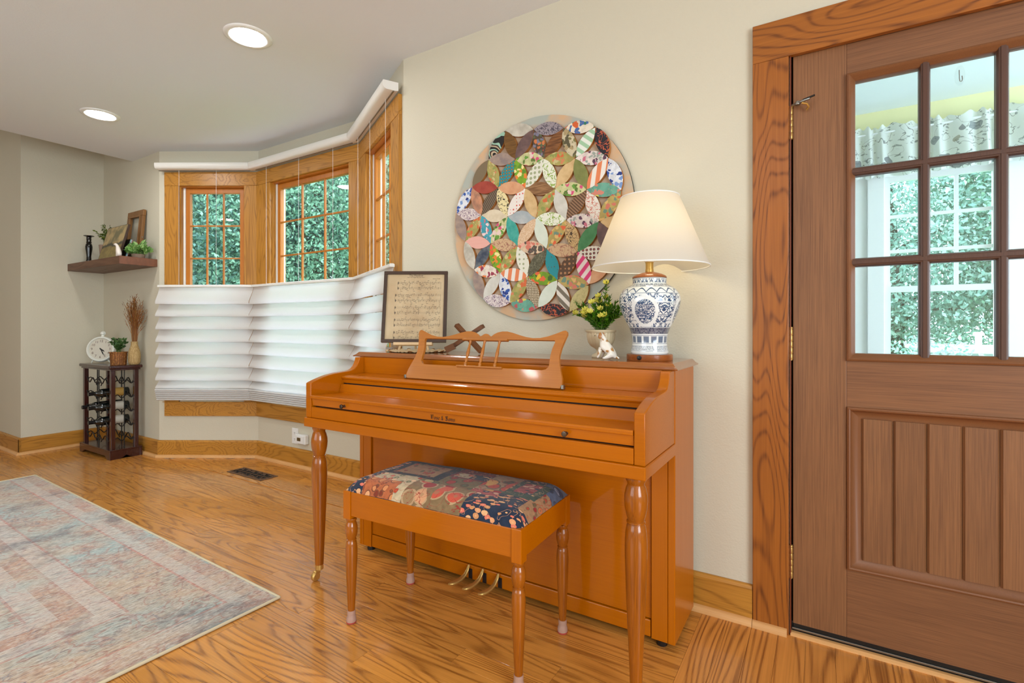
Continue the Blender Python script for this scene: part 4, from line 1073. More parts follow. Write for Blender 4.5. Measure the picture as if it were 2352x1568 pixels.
for it in PETALS.split(';'):
    i, j, k, st_ = it.split(','); i, j, k = int(i), int(j), int(k)
    if st_ not in PM: PM[st_] = PST[st_]()
    d = (e1, e2, e2 - e1)[k]; m = AO + (e1 * i + e2 * j) * LL + d * (LL / 2)
    a = math.atan2(d.y, d.x); ca_, sa_ = math.cos(a), math.sin(a)
    far = max(math.hypot(m.x + p * ca_ - q * sa_ - AC.x, m.y + p * sa_ + q * ca_ - AC.z) for p, q in lens)
    sc_ = 1.0 if far < AR - .004 else .93
    th_ = rng.uniform(.016, .019)
    build('petal', MB().prism([(p * sc_, q * sc_) for p, q in lens], lambda p, q, r: (m.x + p * ca_ - q * sa_, r, m.y + p * sa_ + q * ca_), -.0172, -.0172 - th_, 0, 1), [PM[st_], M_PEDGE], art)

# ------------------------------------------------------------------ foliage helpers
def leaf_quad(mb, p, d, n, ln, wd, fold=.15):
    """pointed leaf of two folded halves"""
    d = d.normalized(); s = d.cross(n)
    s = s.normalized() if s.length > 1e-5 else d.orthogonal().normalized()
    up = s.cross(d)
    a, b, m1, m2 = p, p + d * ln - up * ln * fold, p + d * ln * .45 + s * wd / 2 - up * wd * .1, p + d * ln * .45 - s * wd / 2 - up * wd * .1
    c = p + d * ln * .5 + up * wd * .12
    mb.add([a, m1, b, c, m2], [(0, 1, 2, 3), (0, 3, 2, 4)])
def rdir(r, zmin=-1):
    while True:
        v = Vector((r.uniform(-1, 1), r.uniform(-1, 1), r.uniform(-1, 1)))
        if .05 < v.length < 1 and v.z > zmin: return v.normalized()
def leafmat(name, c1, c2, trans=.25):
    t = NT(name); g = t.n('ShaderNodeNewGeometry').outputs['Random Per Island']
    c = t.mix(g, c1, c2)
    b = t.bsdf(c, .5, link=False, spec=.3); tr = t.n('ShaderNodeBsdfTranslucent'); t.l(c, tr.inputs[0])
    mx = t.n('ShaderNodeMixShader'); mx.inputs[0].default_value = trans; t.l(b, mx.inputs[1]); t.l(tr.outputs[0], mx.inputs[2]); t.l(mx.outputs[0], t.out.inputs[0])
    return t.m
M_LEAF1 = leafmat('bright_green_leaf', lin(96, 150, 26), lin(40, 92, 14))
M_LEAF2 = leafmat('eucalyptus_leaf', lin(96, 132, 74), lin(52, 86, 44))
M_LEAF3 = leafmat('variegated_leaf', lin(170, 204, 130), lin(90, 146, 60))
M_LEAF4 = leafmat('olive_leaf', lin(112, 128, 40), lin(58, 76, 24))
M_STEM = plain('green_stem', lin(90, 116, 50), .6)
M_YEL = leafmat('yellow_blossom', lin(236, 230, 120), lin(214, 206, 80), .3)

# potted yellow flowers beside the lamp
PXF, PYF, PZF = -.727, -.150, .9368
pf = thing('flower_pot', 'small bushy plant with yellow blossoms in a fluted cream urn left of the lamp', 'potted plant', (PXF, PYF, PZF))
M_URN = plain('cream_ceramic', lin(206, 190, 156), .45, vary=.06)
up_ = MB(); prf = [(.034, 0), (.036, .004), (.034, .010), (.020, .018), (.0165, .026), (.022, .034), (.038, .044), (.048, .058), (.0525, .075), (.054, .090), (.0535, .096), (.058, .099), (.0585, .106), (.0555, .107), (.050, .104), (.046, .095), (.0, .094)]
seg = 96; o = 0
for r, z in prf:
    for s in range(seg):
        a = 2 * math.pi * s / seg
        fl = 1 + (.022 * math.cos(a * 24) if .040 < z < .094 and r > .035 else 0)
        up_.v.append((PXF + r * fl * math.cos(a), PYF + r * fl * math.sin(a), PZF + z))
for i in range(len(prf) - 1):
    for s in range(seg):
        t_ = (s + 1) % seg; up_.face((i * seg + s, i * seg + t_, (i + 1) * seg + t_, (i + 1) * seg + s))
up_.face(range(seg))
build('urn', up_, M_URN, pf, smooth=60)
build('soil', MB().lathe([(.0, .0945), (.0455, .0955)], 24, (PXF, PYF, PZF)), plain('dark_soil', lin(50, 38, 26), .95), pf)
r5 = random.Random(5)
leaves = MB(); stems = MB(); tips = []
base = Vector((PXF, PYF, PZF + .095))
for i in range(52):
    ang = r5.uniform(0, 6.283); sp_ = r5.uniform(.1, 1.0)
    hgt = r5.uniform(.060, .140) if i else .185
    if i % 7 == 0 and i: hgt += .03
    tip = base + Vector((math.cos(ang) * .112 * sp_, math.sin(ang) * .080 * sp_, hgt * (1.05 - .35 * sp_)))
    if i == 0: tip = base + Vector((.028, -.01, .185))
    mid = base.lerp(tip, .5) + Vector((0, 0, .012))
    stems.tube([base + Vector((math.cos(ang) * .012, math.sin(ang) * .012, 0)), mid, tip], .0012, 4)
    tips.append(tip)
    for q in range(56):
        f_ = r5.uniform(.2, 1.02)
        p = (base.lerp(mid, f_ * 2) if f_ < .5 else mid.lerp(tip, f_ * 2 - 1))
        d = (rdir(r5, -.2) + (tip - base).normalized() * .7)
        leaf_quad(leaves, p, d, rdir(r5), r5.uniform(.013, .024), r5.uniform(.0040, .0065), .05)
fo = build('foliage', leaves, M_LEAF1, pf, kind='stuff'); build('stems', stems, M_STEM, pf, kind='stuff')
for i in [0, 3, 5, 8, 10, 13, 15, 18, 20, 22, 24, 26, 28, 31, 35, 39, 43, 47]:
    p = tips[i] + Vector((0, -.006, .002)); fb = MB()
    ax = Vector((r5.uniform(-.4, .4), -.6, .7)).normalized()
    u = ax.orthogonal().normalized(); w = ax.cross(u)
    for k in range(7):
        a = 2 * math.pi * k / 7
        d = (u * math.cos(a) + w * math.sin(a)) * .8 + ax * .55
        leaf_quad(fb, p, d, ax, .019, .015, -.15)
    build('blossom', fb, M_YEL, pf)

# spaniel figurine in front of the pot
def patchy(name, a, b, sc, lo, hi, rough=.15):
    t = NT(name); c = t.mix(t.step(t.noise(t.obj(), sc, 2), lo, hi), a, b); t.bsdf(c, rough, coat=.6); return t.m
M_DOGP = patchy('white_tan_glaze', lin(232, 226, 214), lin(178, 128, 70), 38, .54, .60)
FX, FY, FZ = -.668, -.245, .9368
dg_ = thing('dog_figurine', 'white and tan glazed sitting dog figurine beside the lamp base', 'figurine', (FX, FY, FZ))
def dogpt(x, y, z): return (FX + x, FY + y, FZ + z)
pts = [dogpt(.020, 0, .020), dogpt(.008, 0, .040), dogpt(-.006, 0, .062), dogpt(-.014, 0, .078), dogpt(-.022, 0, .090), dogpt(-.036, -.004, .084),
       dogpt(-.018, -.010, .045), dogpt(-.024, -.012, .020), dogpt(-.030, -.014, .0045), dogpt(-.012, .010, .045), dogpt(-.016, .011, .020), dogpt(-.024, .012, .0045),
       dogpt(.022, -.018, .018), dogpt(.008, -.022, .008), dogpt(-.006, -.023, .0045), dogpt(.022, .018, .018), dogpt(.008, .022, .008), dogpt(-.004, .022, .0045),
       dogpt(.036, 0, .010), dogpt(.050, -.006, .005)]
edg = [(0, 1), (1, 2), (2, 3), (3, 4), (4, 5), (2, 6), (6, 7), (7, 8), (2, 9), (9, 10), (10, 11), (0, 12), (12, 13), (13, 14), (0, 15), (15, 16), (16, 17), (0, 18), (18, 19)]
rad = [.019, .018, .0155, .010, .0145, .0065, .008, .0055, .0045, .008, .0055, .0045, .012, .006, .0042, .012, .006, .0042, .006, .004]
skin('body', pts, edg, rad, M_DOGP, dg_)
M_TAN = plain('tan_glaze', lin(166, 112, 58), .15, coat=.6)
for sy in (-1, 1):
    build('ear', MB().lathe([(.0, -.024), (.005, -.021), (.0072, -.012), (.006, -.003), (.0, .002)], 12, dogpt(-.018, sy * .0135, .097), M=Matrix.Rotation(R(12 * sy), 4, 'X') @ Matrix.Diagonal((1, .45, 1, 1))), M_TAN, dg_, smooth=60)
    build('eye', MB().lathe([(.0, -.0016), (.0016, 0), (.0, .0016)], 8, dogpt(-.0335, sy * .0075, .0945)), M_BLACK, dg_, smooth=60)
build('nose', MB().lathe([(.0, -.002), (.0024, 0), (.0, .002)], 8, dogpt(-.0425, -.0045, .0855)), M_BLACK, dg_, smooth=60)

# ------------------------------------------------------------------ doily, easel, framed sheet music
M_LACE = plain('cream_lace', lin(214, 190, 150), .85)
dl = MB(); DCX, DCY, DZ0 = -1.636, -.178, .9370
def ruff(u, v):
    a = 2 * math.pi * u; r = .022 + .108 * v
    r *= 1 + .03 * math.cos(a * 22) * v
    z = .0012 + .0055 * v ** 3 * (1 + math.cos(a * 22)) * .5 + .0012 * v
    return (DCX + r * 1.12 * math.cos(a), DCY + r * math.sin(a), DZ0 + z)
dl.grid(ruff, 176, 12)
doily = thing('lace_doily', 'cream crocheted doily with a ruffled edge under the easel on the piano', 'doily', (DCX, DCY, DZ0))
build('lace_ring', dl, M_LACE, doily, smooth=60)
build('lace_center', MB().lathe([(.0, .0005), (.0245, .0005), (.0245, .0018), (.0, .0022)], 32, (DCX, DCY, DZ0), M=Matrix.Diagonal((1.12, 1, 1, 1))), M_LACE, doily)
for i in range(22):
    a = 2 * math.pi * i / 22
    c = Vector((DCX + .132 * 1.12 * math.cos(a), DCY + .132 * math.sin(a), DZ0 + .0055))
    build('lace_scallop', MB().tube([c + Vector((.0085 * math.cos(q), .0085 * math.sin(q), .003 * math.cos(q - a))) for q in [2 * math.pi * s / 10 for s in range(10)]], .0018, 5, closed=True), M_LACE if i % 3 else plain('brown_lace_edge', lin(150, 104, 60), .85), doily)

FR = rotz(R(31)); leanf = R(11)
FB = Vector((-1.624, -.224, .983))
def fpt(s, t, d):
    v = Vector((s, t * math.sin(leanf) + d * math.cos(leanf), t * math.cos(leanf) - d * math.sin(leanf)))
    return FB + FR.to_3x3() @ v
M_EASEL = wood('pale_easel_wood', lin(222, 192, 150), lin(196, 160, 116), 'X', ring=1, across=12, strength=.25, fiber=.4, rough=.5, tone=.03)
def fbox(name, s0, s1, t0, t1, d0, d1, mat, parent, bevel=.001, **kw):
    c = [fpt(s, t, d) for t in (t0, t1) for d in (d0, d1) for s in (s0, s1)]
    return build(name, MB().add(c, [(0, 1, 3, 2), (4, 6, 7, 5), (0, 4, 5, 1), (2, 3, 7, 6), (0, 2, 6, 4), (1, 5, 7, 3)]), mat, parent, bevel=bevel, **kw)
easel = thing('tabletop_easel', 'small pale wooden easel holding the framed sheet music', 'easel', (FB.x, FB.y, .944))
fbox('ledge', -.090, .090, -.014, -.0015, -.012, .022, M_EASEL, easel)
for s in (-1, 1):
    a = fpt(s * .060, -.012, .021); b = fpt(s * .022, .24, .0215)
    foot = Vector((a.x + s * .012, a.y - .004, .9452))
    build('front_leg', MB().tube([foot, a + Vector((0, 0, .012)), b], .0055, 8), M_EASEL, easel)
a = fpt(0, .20, .026)
build('back_leg', MB().tube([Vector((a.x - .035, a.y + .035, .9455)), a], .0055, 8), M_EASEL, easel)
pic = thing('framed_sheet_music', 'dark-framed aged sheet music page leaning on the piano', 'framed print', (FB.x, FB.y, FB.z))
M_FRAME = wood('dark_walnut_frame', lin(70, 50, 38), lin(44, 30, 22), 'Z', ring=1, across=10, strength=.3, fiber=.3, rough=.4, tone=.03)
PWD, PHT, BD = .152, .345, .015
fbox('frame_rail', -PWD, PWD, 0, BD, 0, .018, M_FRAME, pic); fbox('frame_rail', -PWD, PWD, PHT - BD, PHT, 0, .018, M_FRAME, pic)
fbox('frame_stile', -PWD, -PWD + BD, BD, PHT - BD, 0, .018, M_FRAME, pic); fbox('frame_stile', PWD - BD, PWD, BD, PHT - BD, 0, .018, M_FRAME, pic)
t = NT('aged_paper'); v = t.obj(); n = t.noise(v, 12, 4)
t.bsdf(t.mix(t.step(n, .3, .75), lin(216, 190, 150), lin(196, 164, 122)), .6); M_PAPER = t.m
page = fbox('page', -PWD + BD, PWD - BD, BD, PHT - BD, .009, .013, M_PAPER, pic, 0)
M_PRINT = plain('black_print', lin(48, 36, 28), .7)
mus = MB()
def fq(s0, s1, t0, t1, d=.0086):
    mus.add([fpt(s0, t0, d), fpt(s1, t0, d), fpt(s1, t1, d), fpt(s0, t1, d)], [(0, 1, 2, 3)])
r9 = random.Random(9)
for sysn in range(5):
    top = PHT - .052 - sysn * .060
    x0 = -.098 if sysn else -.088; x1 = .120
    for sf in range(2):
        y = top - sf * .026
        for ln in range(5): fq(x0, x1, y - ln * .0022 - .0002, y - ln * .0022)
        fq(x0 + .003, x0 + .005, y - .012, y + .002); fq(x0 + .002, x0 + .008, y - .006, y - .0035)
        x = x0 + .016
        while x < x1 - .006:
            if r9.random() < .82:
                k = r9.uniform(-.010, .002)
                fq(x, x + .0026, y + k - .001, y + k + .001); up = r9.random() < .5
                fq(x + (.0022 if up else 0), x + (.0027 if up else .0005), y + k + (0 if up else -.009), y + k + (.009 if up else 0))
                if r9.random() < .5: fq(x, x + .0085, y + k + (.009 if up else -.010), y + k + (.010 if up else -.009))
            x += .0075
    for bx_ in (x0, x0 + (x1 - x0) * .28, x0 + (x1 - x0) * .52, x0 + (x1 - x0) * .76, x1): fq(bx_, bx_ + .0006, top - .035, top)
build('printed_staves', mus, M_PRINT, page, kind='stuff')
def fmat(s, t_, d=.0085):
    e_x = FR.to_3x3() @ Vector((1, 0, 0)); e_y = (fpt(0, 1, 0) - fpt(0, 0, 0)).normalized(); e_z = e_x.cross(e_y)
    Mx = Matrix((e_x, e_y, e_z)).transposed().to_4x4(); Mx.translation = fpt(s, t_, d)
    return Mx
text_mesh('page_title', 'The Meadow', .0125, fmat(0, PHT - .0205), M_PRINT, page)
text_mesh('page_subtitle', 'From "The Twilight Saga: New Moon"', .0055, fmat(0, PHT - .029), M_PRINT, page)
text_mesh('page_credit', 'Alexandre Desplat', .0048, fmat(.098, PHT - .036), M_PRINT, page)
fbox('cover_glass', -PWD + BD, PWD - BD, BD, PHT - BD, .0055, .0065, M_CLEAR, pic, 0)

# leaning wooden cross
M_CROSS = wood('dark_striped_wood', lin(122, 76, 42), lin(62, 34, 18), 'X', ring=3, across=16, along=4, strength=.7, fiber=.3, rough=.35, tone=.04)
cross = thing('wooden_cross', 'dark wooden cross lying tilted on the piano behind the music desk', 'cross', (-1.35, -.19, .937))
def beam(name, p, q, wa, wb, mat, parent):
    p, q = Vector(p), Vector(q); d = (q - p).normalized(); s = d.cross(Vector((0, 1, .25))).normalized(); u = s.cross(d)
    c = [b + s * x + u * y for b in (p, q) for y in (-wb, wb) for x in (-wa, wa)]
    return build(name, MB().add(c, [(0, 1, 3, 2), (4, 6, 7, 5), (0, 4, 5, 1), (2, 3, 7, 6), (0, 2, 6, 4), (1, 5, 7, 3)]), mat, parent, bevel=.001)
beam('post', (-1.412, -.205, .964), (-1.262, -.175, 1.058), .0085, .017, M_CROSS, cross)
beam('crossbar', (-1.392, -.196, 1.064), (-1.262, -.186, .9455), .0075, .012, M_CROSS, cross)
beam('foot_block', (-1.432, -.222, .952), (-1.398, -.200, .970), .014, .019, M_CROSS, cross)
# ------------------------------------------------------------------ wine rack in the corner
RX0, RX1, RY0, RY1, RZ = -5.375, -4.782, -.262, -.040, .745
rack = thing('wine_rack', 'dark wood and wrought iron wine rack table standing in the corner', 'wine rack', ((RX0 + RX1) / 2, (RY0 + RY1) / 2, 0))
ins = .022
build('top', MB().prism([(0, RZ - .034), (.006, RZ - .036), (.010, RZ - .042), (.014, RZ - .042)], lambda a, b, c: (0, 0, 0), 0, 0) if 0 else MB().box(RX0 - .004, RX1 + .004, RY0 - .004, RY1 + .004, RZ - .026, RZ), M_ESPRESSO, rack, bevel=.008, seg=3)
build('top_moulding', MB().box(RX0 + .008, RX1 - .008, RY0 + .008, RY1 - .008, RZ - .040, RZ - .0255), M_ESPRESSO, rack, bevel=.004)
PT = .030
for x in (RX0 + ins, RX1 - ins - PT):
    for y in (RY0 + ins - .006, RY1 - ins - PT + .006):
        box('post', x, x + PT, y, y + PT, .074, RZ - .040, M_ESPRESSO, rack, .002)
# base with bracket feet
build('base_board', MB().box(RX0, RX1, RY0, RY1, .066, .076), M_ESPRESSO, rack, bevel=.002)
def bracket(L): return [(0, 0), (.05, 0), (.075, .012), (.095, .026), (L - .095, .026), (L - .075, .012), (L - .05, 0), (L, 0), (L, .0655), (0, .0655)]
for y0, y1 in ((RY0, RY0 + .016), (RY1 - .016, RY1)):
    build('base_rail', MB().prism(bracket(RX1 - RX0), lambda a, b, c: (RX0 + a, c, b), y0, y1), M_ESPRESSO, rack, bevel=.001)
for x0, x1 in ((RX0, RX0 + .016), (RX1 - .016, RX1)):
    build('base_rail', MB().prism(bracket(RY1 - RY0 - .034), lambda a, b, c: (c, RY0 + .017 + a, b), x0, x1), M_ESPRESSO, rack, bevel=.001)
# iron cradles: a wavy bar per row at front and back, joined by a vertical stem with scrolls
rows_z = [.150, .265, .380, .495, .610]
def cradle(y, parent):
    xa, xb = RX0 + ins + PT, RX1 - ins - PT
    xm = (xa + xb) / 2
    build('iron_stem', MB().tube([(xm, y, .076), (xm, y, RZ - .040)], .0044, 6), M_IRON, parent)
    for z in rows_z:
        pts = []
        for i in range(61):
            f = i / 60
            pts.append((xa + (xb - xa) * f, y, z + .020 * math.cos(f * 2 * math.pi * 4)))
        w = build('iron_cradle', MB().tube(pts,   .0042, 6), M_IRON, parent)
        for s in (-1, 1):
            sc = []
            for i in range(26):
                a = i / 25 * 4.6; rr_ = .030 * (1 - i / 34)
                sc.append((xm + s * (.034 - rr_ * math.cos(a)), y, z - .030 + rr_ * math.sin(a) * .85))
            build('iron_scroll', MB().tube(sc, .0036, 5), M_IRON, w)
    return
cradle(RY0 + ins + .010, rack); cradle(RY1 - ins - .010, rack)
for x in (RX0 + ins + PT / 2, RX1 - ins - PT / 2):
    for z in rows_z:
        pts = [(x, RY0 + ins + PT - .006 + (RY1 - RY0 - 2 * ins - 2 * PT + .012) * i / 30, z + .014 * math.sin(i / 30 * 2 * math.pi * 2)) for i in range(31)]
        build('side_wave', MB().tube(pts, .0040, 6), M_IRON, rack)
    build('side_stem', MB().tube([(x, (RY0 + RY1) / 2, .076), (x, (RY0 + RY1) / 2, RZ - .040)], .0042, 6), M_IRON, rack)

# wine bottles lying front to back in the cradles
M_BOTTLE = plain('dark_bottle_glass', lin(12, 18, 18), .06, coat=.6)
def bottle(x, z, label, cap, lab, dy=0.0):
    b = thing('wine_bottle', label, 'bottle', (x, -.15, z - .037), 'bottles in the wine rack')
    M = Matrix.Rotation(R(90), 4, 'X')
    y0 = RY1 + .012 - dy - .02
    pr = [(.0, 0), (.030, 0), (.0345, .003), (.0350, .010), (.0350, .175), (.033, .190), (.026, .207), (.018, .220), (.0148, .232), (.0140, .262), (.0150, .263), (.0150, .272), (.0, .272)]
    build('glass_body', MB().lathe(pr, 24, (x, y0, z), M=M), M_BOTTLE, b, smooth=40)
    build('neck_foil', MB().lathe([(.0146, .236), (.0148, .262), (.0157, .2625), (.0157, .274), (.0, .2745)], 18, (x, y0, z), M=M), cap, b, smooth=40)
    if lab: build('paper_label', MB().lathe([(.0353, .040), (.0353, .125)], 24, (x, y0, z), M=M, cap=False), lab, b, smooth=40)
M_FOIL = plain('black_foil', lin(20, 18, 18), .3)
M_LAB1 = plain('white_label', lin(206, 200, 186), .6); M_LAB2 = plain('yellow_label', lin(186, 146, 70), .6)
xs_v = [RX0 + ins + PT + (RX1 - RX0 - 2 * ins - 2 * PT) * (i + .5) / 4 for i in range(4)]
dz_b = -.020 + .038
bottle(xs_v[2], rows_z[3] + dz_b, 'yellow-labelled wine bottle, upper one in the rack', M_FOIL, M_LAB2)
bottle(xs_v[1], rows_z[2] + dz_b, 'plain dark wine bottle in the middle row of the rack', M_FOIL, None)
bottle(xs_v[2], rows_z[2] + dz_b, 'white-labelled wine bottle in the middle row of the rack', M_FOIL, M_LAB1)
bottle(xs_v[2], rows_z[1] + dz_b, 'white-labelled wine bottle, lowest in the rack', M_FOIL, M_LAB1)

# ------------------------------------------------------------------ white clock on the rack, turned to the room
CKX, CKY, CKZ = -5.255, -.150, RZ + .0002
clock = thing('desk_clock', 'round white pocket-watch style desk clock on the wine rack', 'clock', (CKX, CKY, CKZ))
CM = Matrix.Translation((CKX, CKY, CKZ + .118)) @ rotz(R(42)) @ Matrix.Rotation(R(82), 4, 'X') @ Matrix.Scale(1.10, 4)
M_CLK = plain('white_enamel', lin(224, 226, 216), .35)
build('case', MB().lathe([(.088, -.020), (.096, -.018), (.099, -.010), (.099, .012), (.094, .020), (.086, .021), (.082, .015), (.080, .010), (.0, .010), ], 48, M=CM), M_CLK, clock, smooth=40)
t = NT('clock_dial'); t.bsdf(lin(206, 200, 184), .6); M_DIAL = t.m
dial = build('dial', MB().lathe([(.0, .0105), (.0805, .0105), (.0805, .0112), (.0, .0114)], 48, M=CM), M_DIAL, clock)
M_NUM = plain('brown_numerals', lin(92, 60, 48), .6)
for h in range(1, 13):
    a = R(90 - 30 * h)
    text_mesh('numeral', str(h), .026, CM @ Matrix.Translation((.062 * math.cos(a), .062 * math.sin(a), .0118)), M_NUM, dial)
for nm, ang, ln, wd in (('hour_hand', -35, .036, .0035), ('minute_hand', -62, .058, .0026)):
    d = Vector((math.cos(R(ang)), math.sin(R(ang)), 0)); s = Vector((-d.y, d.x, 0))
    q = [-d * .010 - s * wd * .6, -d * .010 + s * wd * .6, d * ln * .6 + s * wd * 1.4, d * ln, d * ln * .6 - s * wd * 1.4]
    build(nm, MB().prism([(p.x, p.y) for p in q], lambda a, b, c: CM @ Vector((a, b, c)), .0125 if nm[0] == 'h' else .0137, .0133 if nm[0] == 'h' else .0145), M_IRON, dial)
build('hand_hub', MB().lathe([(.005, .0122), (.005, .0152), (.0, .0156)], 12, M=CM), M_IRON, dial)
for s in (-1, 1):
    p0 = CM @ Vector((s * .050, -.082, 0)); p1 = Vector((p0.x + s * .016 * math.cos(R(42)), p0.y + s * .016 * math.sin(R(42)), CKZ + .004))
    build('foot', MB().tube([p0, p1], [.006, .004], 8), M_CLK, clock, smooth=40)
build('winding_crown', MB().lathe([(.014, .096), (.010, .104), (.008, .112), (.014, .116), (.0155, .124), (.013, .132), (.006, .136), (.0, .137)], 16, M=CM @ Matrix.Rotation(R(-90), 4, 'X')), M_CLK, clock, smooth=40)
rb = [CM @ Vector((.017 * math.cos(a), .124 + .017 * math.sin(a) * .9, 0)) for a in [2 * math.pi * i / 20 for i in range(20)]]
build('crown_ring', MB().tube(rb, .002, 5, closed=True), M_CLK, clock, smooth=40)

# basket of eucalyptus
BX, BY = -4.888, -.165
bk = thing('basket_plant', 'small eucalyptus plant in a woven brown basket on the wine rack', 'potted plant', (BX, BY, RZ))
def wickerm(name, a, b, sc):
    t = NT(name); v = t.obj(scale=(1, 1, 1.6)); w = t.voronoi(v, sc, rnd=.3); n = t.noise(t.obj(), 50, 2)
    c = t.mix(t.step(t.math('ADD', w, t.math('MULTIPLY', n, .3)), .2, .7), a, b); t.bsdf(c, .7, normal=t.bump(t.math('SUBTRACT', 1.0, w), .9, .004)); return t.m
M_WICK = wickerm('brown_wicker', lin(196, 134, 66), lin(118, 70, 28), 70)
wk = MB(); wk.grid(lambda u, v: (BX + (.052 + .006 * v + .0022 * math.sin(u * 2 * math.pi * 14 + (math.floor(v * 7.99) % 2) * math.pi)) * math.cos(u * 2 * math.pi), BY + (.052 + .006 * v + .0022 * math.sin(u * 2 * math.pi * 14 + (math.floor(v * 7.99) % 2) * math.pi)) * math.sin(u * 2 * math.pi), RZ + .002 + .100 * v), 84, 8)
build('basket', wk, M_WICK, bk, smooth=70)
build('basket_bottom', MB().lathe([(.0, .0008), (.0515, .0008), (.0515, .004), (.0, .004)], 24, (BX, BY, RZ)), M_WICK, bk)
build('basket_rim', MB().tube([(BX + .0585 * math.cos(a), BY + .0585 * math.sin(a), RZ + .102) for a in [2 * math.pi * i / 32 for i in range(32)]], .0045, 6, closed=True), M_WICK, bk, smooth=60)
build('moss', MB().lathe([(.0, .100), (.054, .094)], 20, (BX, BY, RZ)), plain('dry_moss', lin(96, 84, 40), .95), bk)
def bush(th_, base, n, h, spread, leafn, lsz, mat, seed, wide=.6, droop=0.0):
    r = random.Random(seed); lv = MB(); sm = MB()
    for i in range(n):
        a = 2 * math.pi * i / n + r.uniform(-.3, .3); s = r.uniform(.25, 1.0)
        tip = base + Vector((math.cos(a) * spread * s, math.sin(a) * spread * s * .8, h * r.uniform(.6, 1.0) * (1.1 - .35 * s) - droop * s))
        mid = base.lerp(tip, .5) + Vector((0, 0, h * .12))
        sm.tube([base + Vector((math.cos(a), math.sin(a), 0)) * .01, mid, tip], .0013, 4)
        for q in range(leafn):
            f = .25 + .78 * q / leafn
            p = base.lerp(mid, f * 2) if f < .5 else mid.lerp(tip, f * 2 - 1)
            d = rdir(r, -.3) + Vector((math.cos(a), math.sin(a), .2)) * .4
            leaf_quad(lv, p, d, rdir(r), lsz * r.uniform(.7, 1.2), lsz * wide * r.uniform(.8, 1.1))
    build('foliage', lv, mat, th_, kind='stuff'); build('stems', sm, M_STEM, th_, kind='stuff')
bush(bk, Vector((BX, BY, RZ + .098)), 17, .125, .085, 12, .026, M_LEAF2, 3, .85)

# woven vase with dried grass
VX, VY = -4.822, -.080
vs_ = thing('grass_vase', 'pale woven bottle vase holding tall dried brown grasses', 'vase', (VX, VY, RZ))
M_SEA = wickerm('pale_seagrass', lin(222, 196, 142), lin(172, 140, 88), 110)
vp = [(.030, 0), (.036, .003), (.0405, .020), (.043, .050), (.0425, .085), (.038, .115), (.030, .140), (.0245, .160), (.023, .175), (.0245, .188), (.021, .189), (.019, .175)]
build('vase', MB().lathe(vp, 32, (VX, VY, RZ)), M_SEA, vs_, smooth=60)
M_DRY = leafmat('dried_grass', lin(178, 126, 66), lin(120, 76, 34), .15)
M_DRY2 = leafmat('reddish_dried_grass', lin(176, 112, 58), lin(112, 64, 30), .15)
r4 = random.Random(4); g1 = MB(); g2 = MB()
top_ = Vector((VX, VY, RZ + .180))
for i in range(150):
    a = r4.uniform(0, 6.283); s = r4.uniform(0, 1) ** 1.5
    h = r4.uniform(.22, .36) * (1 - .2 * s)
    tip = top_ + Vector((math.cos(a) * .085 * s, math.sin(a) * .07 * s, h))
    mid = top_.lerp(tip, .55) + Vector((-math.cos(a) * .01, -math.sin(a) * .01, .0))
    g = g1 if i % 2 else g2
    g.tube([top_ + Vector((math.cos(a) * .012, math.sin(a) * .012, -.03)), mid, tip], [.0016, .0014, .0006], 3)
    for q in range(12):
        f = .45 + .55 * q / 9; p = mid.lerp(tip, (f - .45) / .55)
        leaf_quad(g, p, (tip - mid).normalized() + rdir(r4) * .45, rdir(r4), r4.uniform(.014, .032), .0036, .1)
for k in range(6):
    a = [3.3, 2.7, .2, -.3, .9, 3.9][k]; L_ = [.30, .22, .30, .26, .18, .20][k]
    pts = [top_ + Vector((math.cos(a) * .10 * f ** 1.6, math.sin(a) * .06 * f, L_ * (f - .25 * f * f * (1 if k in (2, 3, 4) else .2)))) for f in [i / 8 for i in range(9)]]
    g2.tube(pts, [.0012] * 8 + [.0004], 3)
    for q in range(14):
        p = pts[5].lerp(pts[8], q / 14); leaf_quad(g2, p, (pts[8] - pts[6]).normalized() + rdir(r4) * .6, rdir(r4), .014, .003, .1)
build('tan_grasses', g1, M_DRY, vs_, kind='stuff'); build('red_grasses', g2, M_DRY2, vs_, kind='stuff')

# ------------------------------------------------------------------ floating corner shelf and what stands on it
SX0, SX1, SY0, SZ0, SZ1 = XW, -4.612, -.262, 1.543, 1.604
M_WAL = wood('walnut_shelf', lin(112, 74, 50), lin(70, 44, 28), 'X', ring=8, across=8, along=1.2, strength=.5, fiber=.35, rough=.4, tone=.02)
M_WALY = wood('walnut_shelf_end', lin(126, 80, 56), lin(84, 50, 34), 'Z', ring=5, across=10, along=6, strength=.4, fiber=.3, rough=.4, tone=.02)
shf = thing('corner_shelf', 'thick walnut floating shelf in the corner above the wine rack', 'shelf', ((SX0 + SX1) / 2, SY0 / 2, SZ0))
build('shelf_box', MB().box(SX0 + .001, SX1 - .012, SY0, -.001, SZ0, SZ1), M_WAL, shf, bevel=.0015)
build('shelf_end', MB().box(SX1 - .0118, SX1, SY0, -.001, SZ0, SZ1), M_WALY, shf, bevel=.0015)
ST = SZ1 + .0003
cd_ = thing('candlestick', 'glossy black turned candlestick at the left end of the shelf', 'candlestick', (-5.425, -.182, ST))
build('turned_body', MB().lathe([(.030, 0), (.031, .006), (.024, .012), (.019, .018), (.021, .024), (.018, .032), (.0165, .060), (.020, .090), (.0245, .125), (.0255, .145), (.022, .165), (.0165, .175), (.020, .182), (.0165, .190), (.018, .215), (.016, .222), (.020, .230)], 28, (-5.425, -.182, ST)), M_BLACK, cd_, smooth=45)
build('drip_plate', MB().lathe([(.018, .229), (.037, .236), (.038, .240), (.030, .240), (.014, .236), (.0, .236)], 28, (-5.425, -.182, ST)), M_BLACK, cd_, smooth=45)
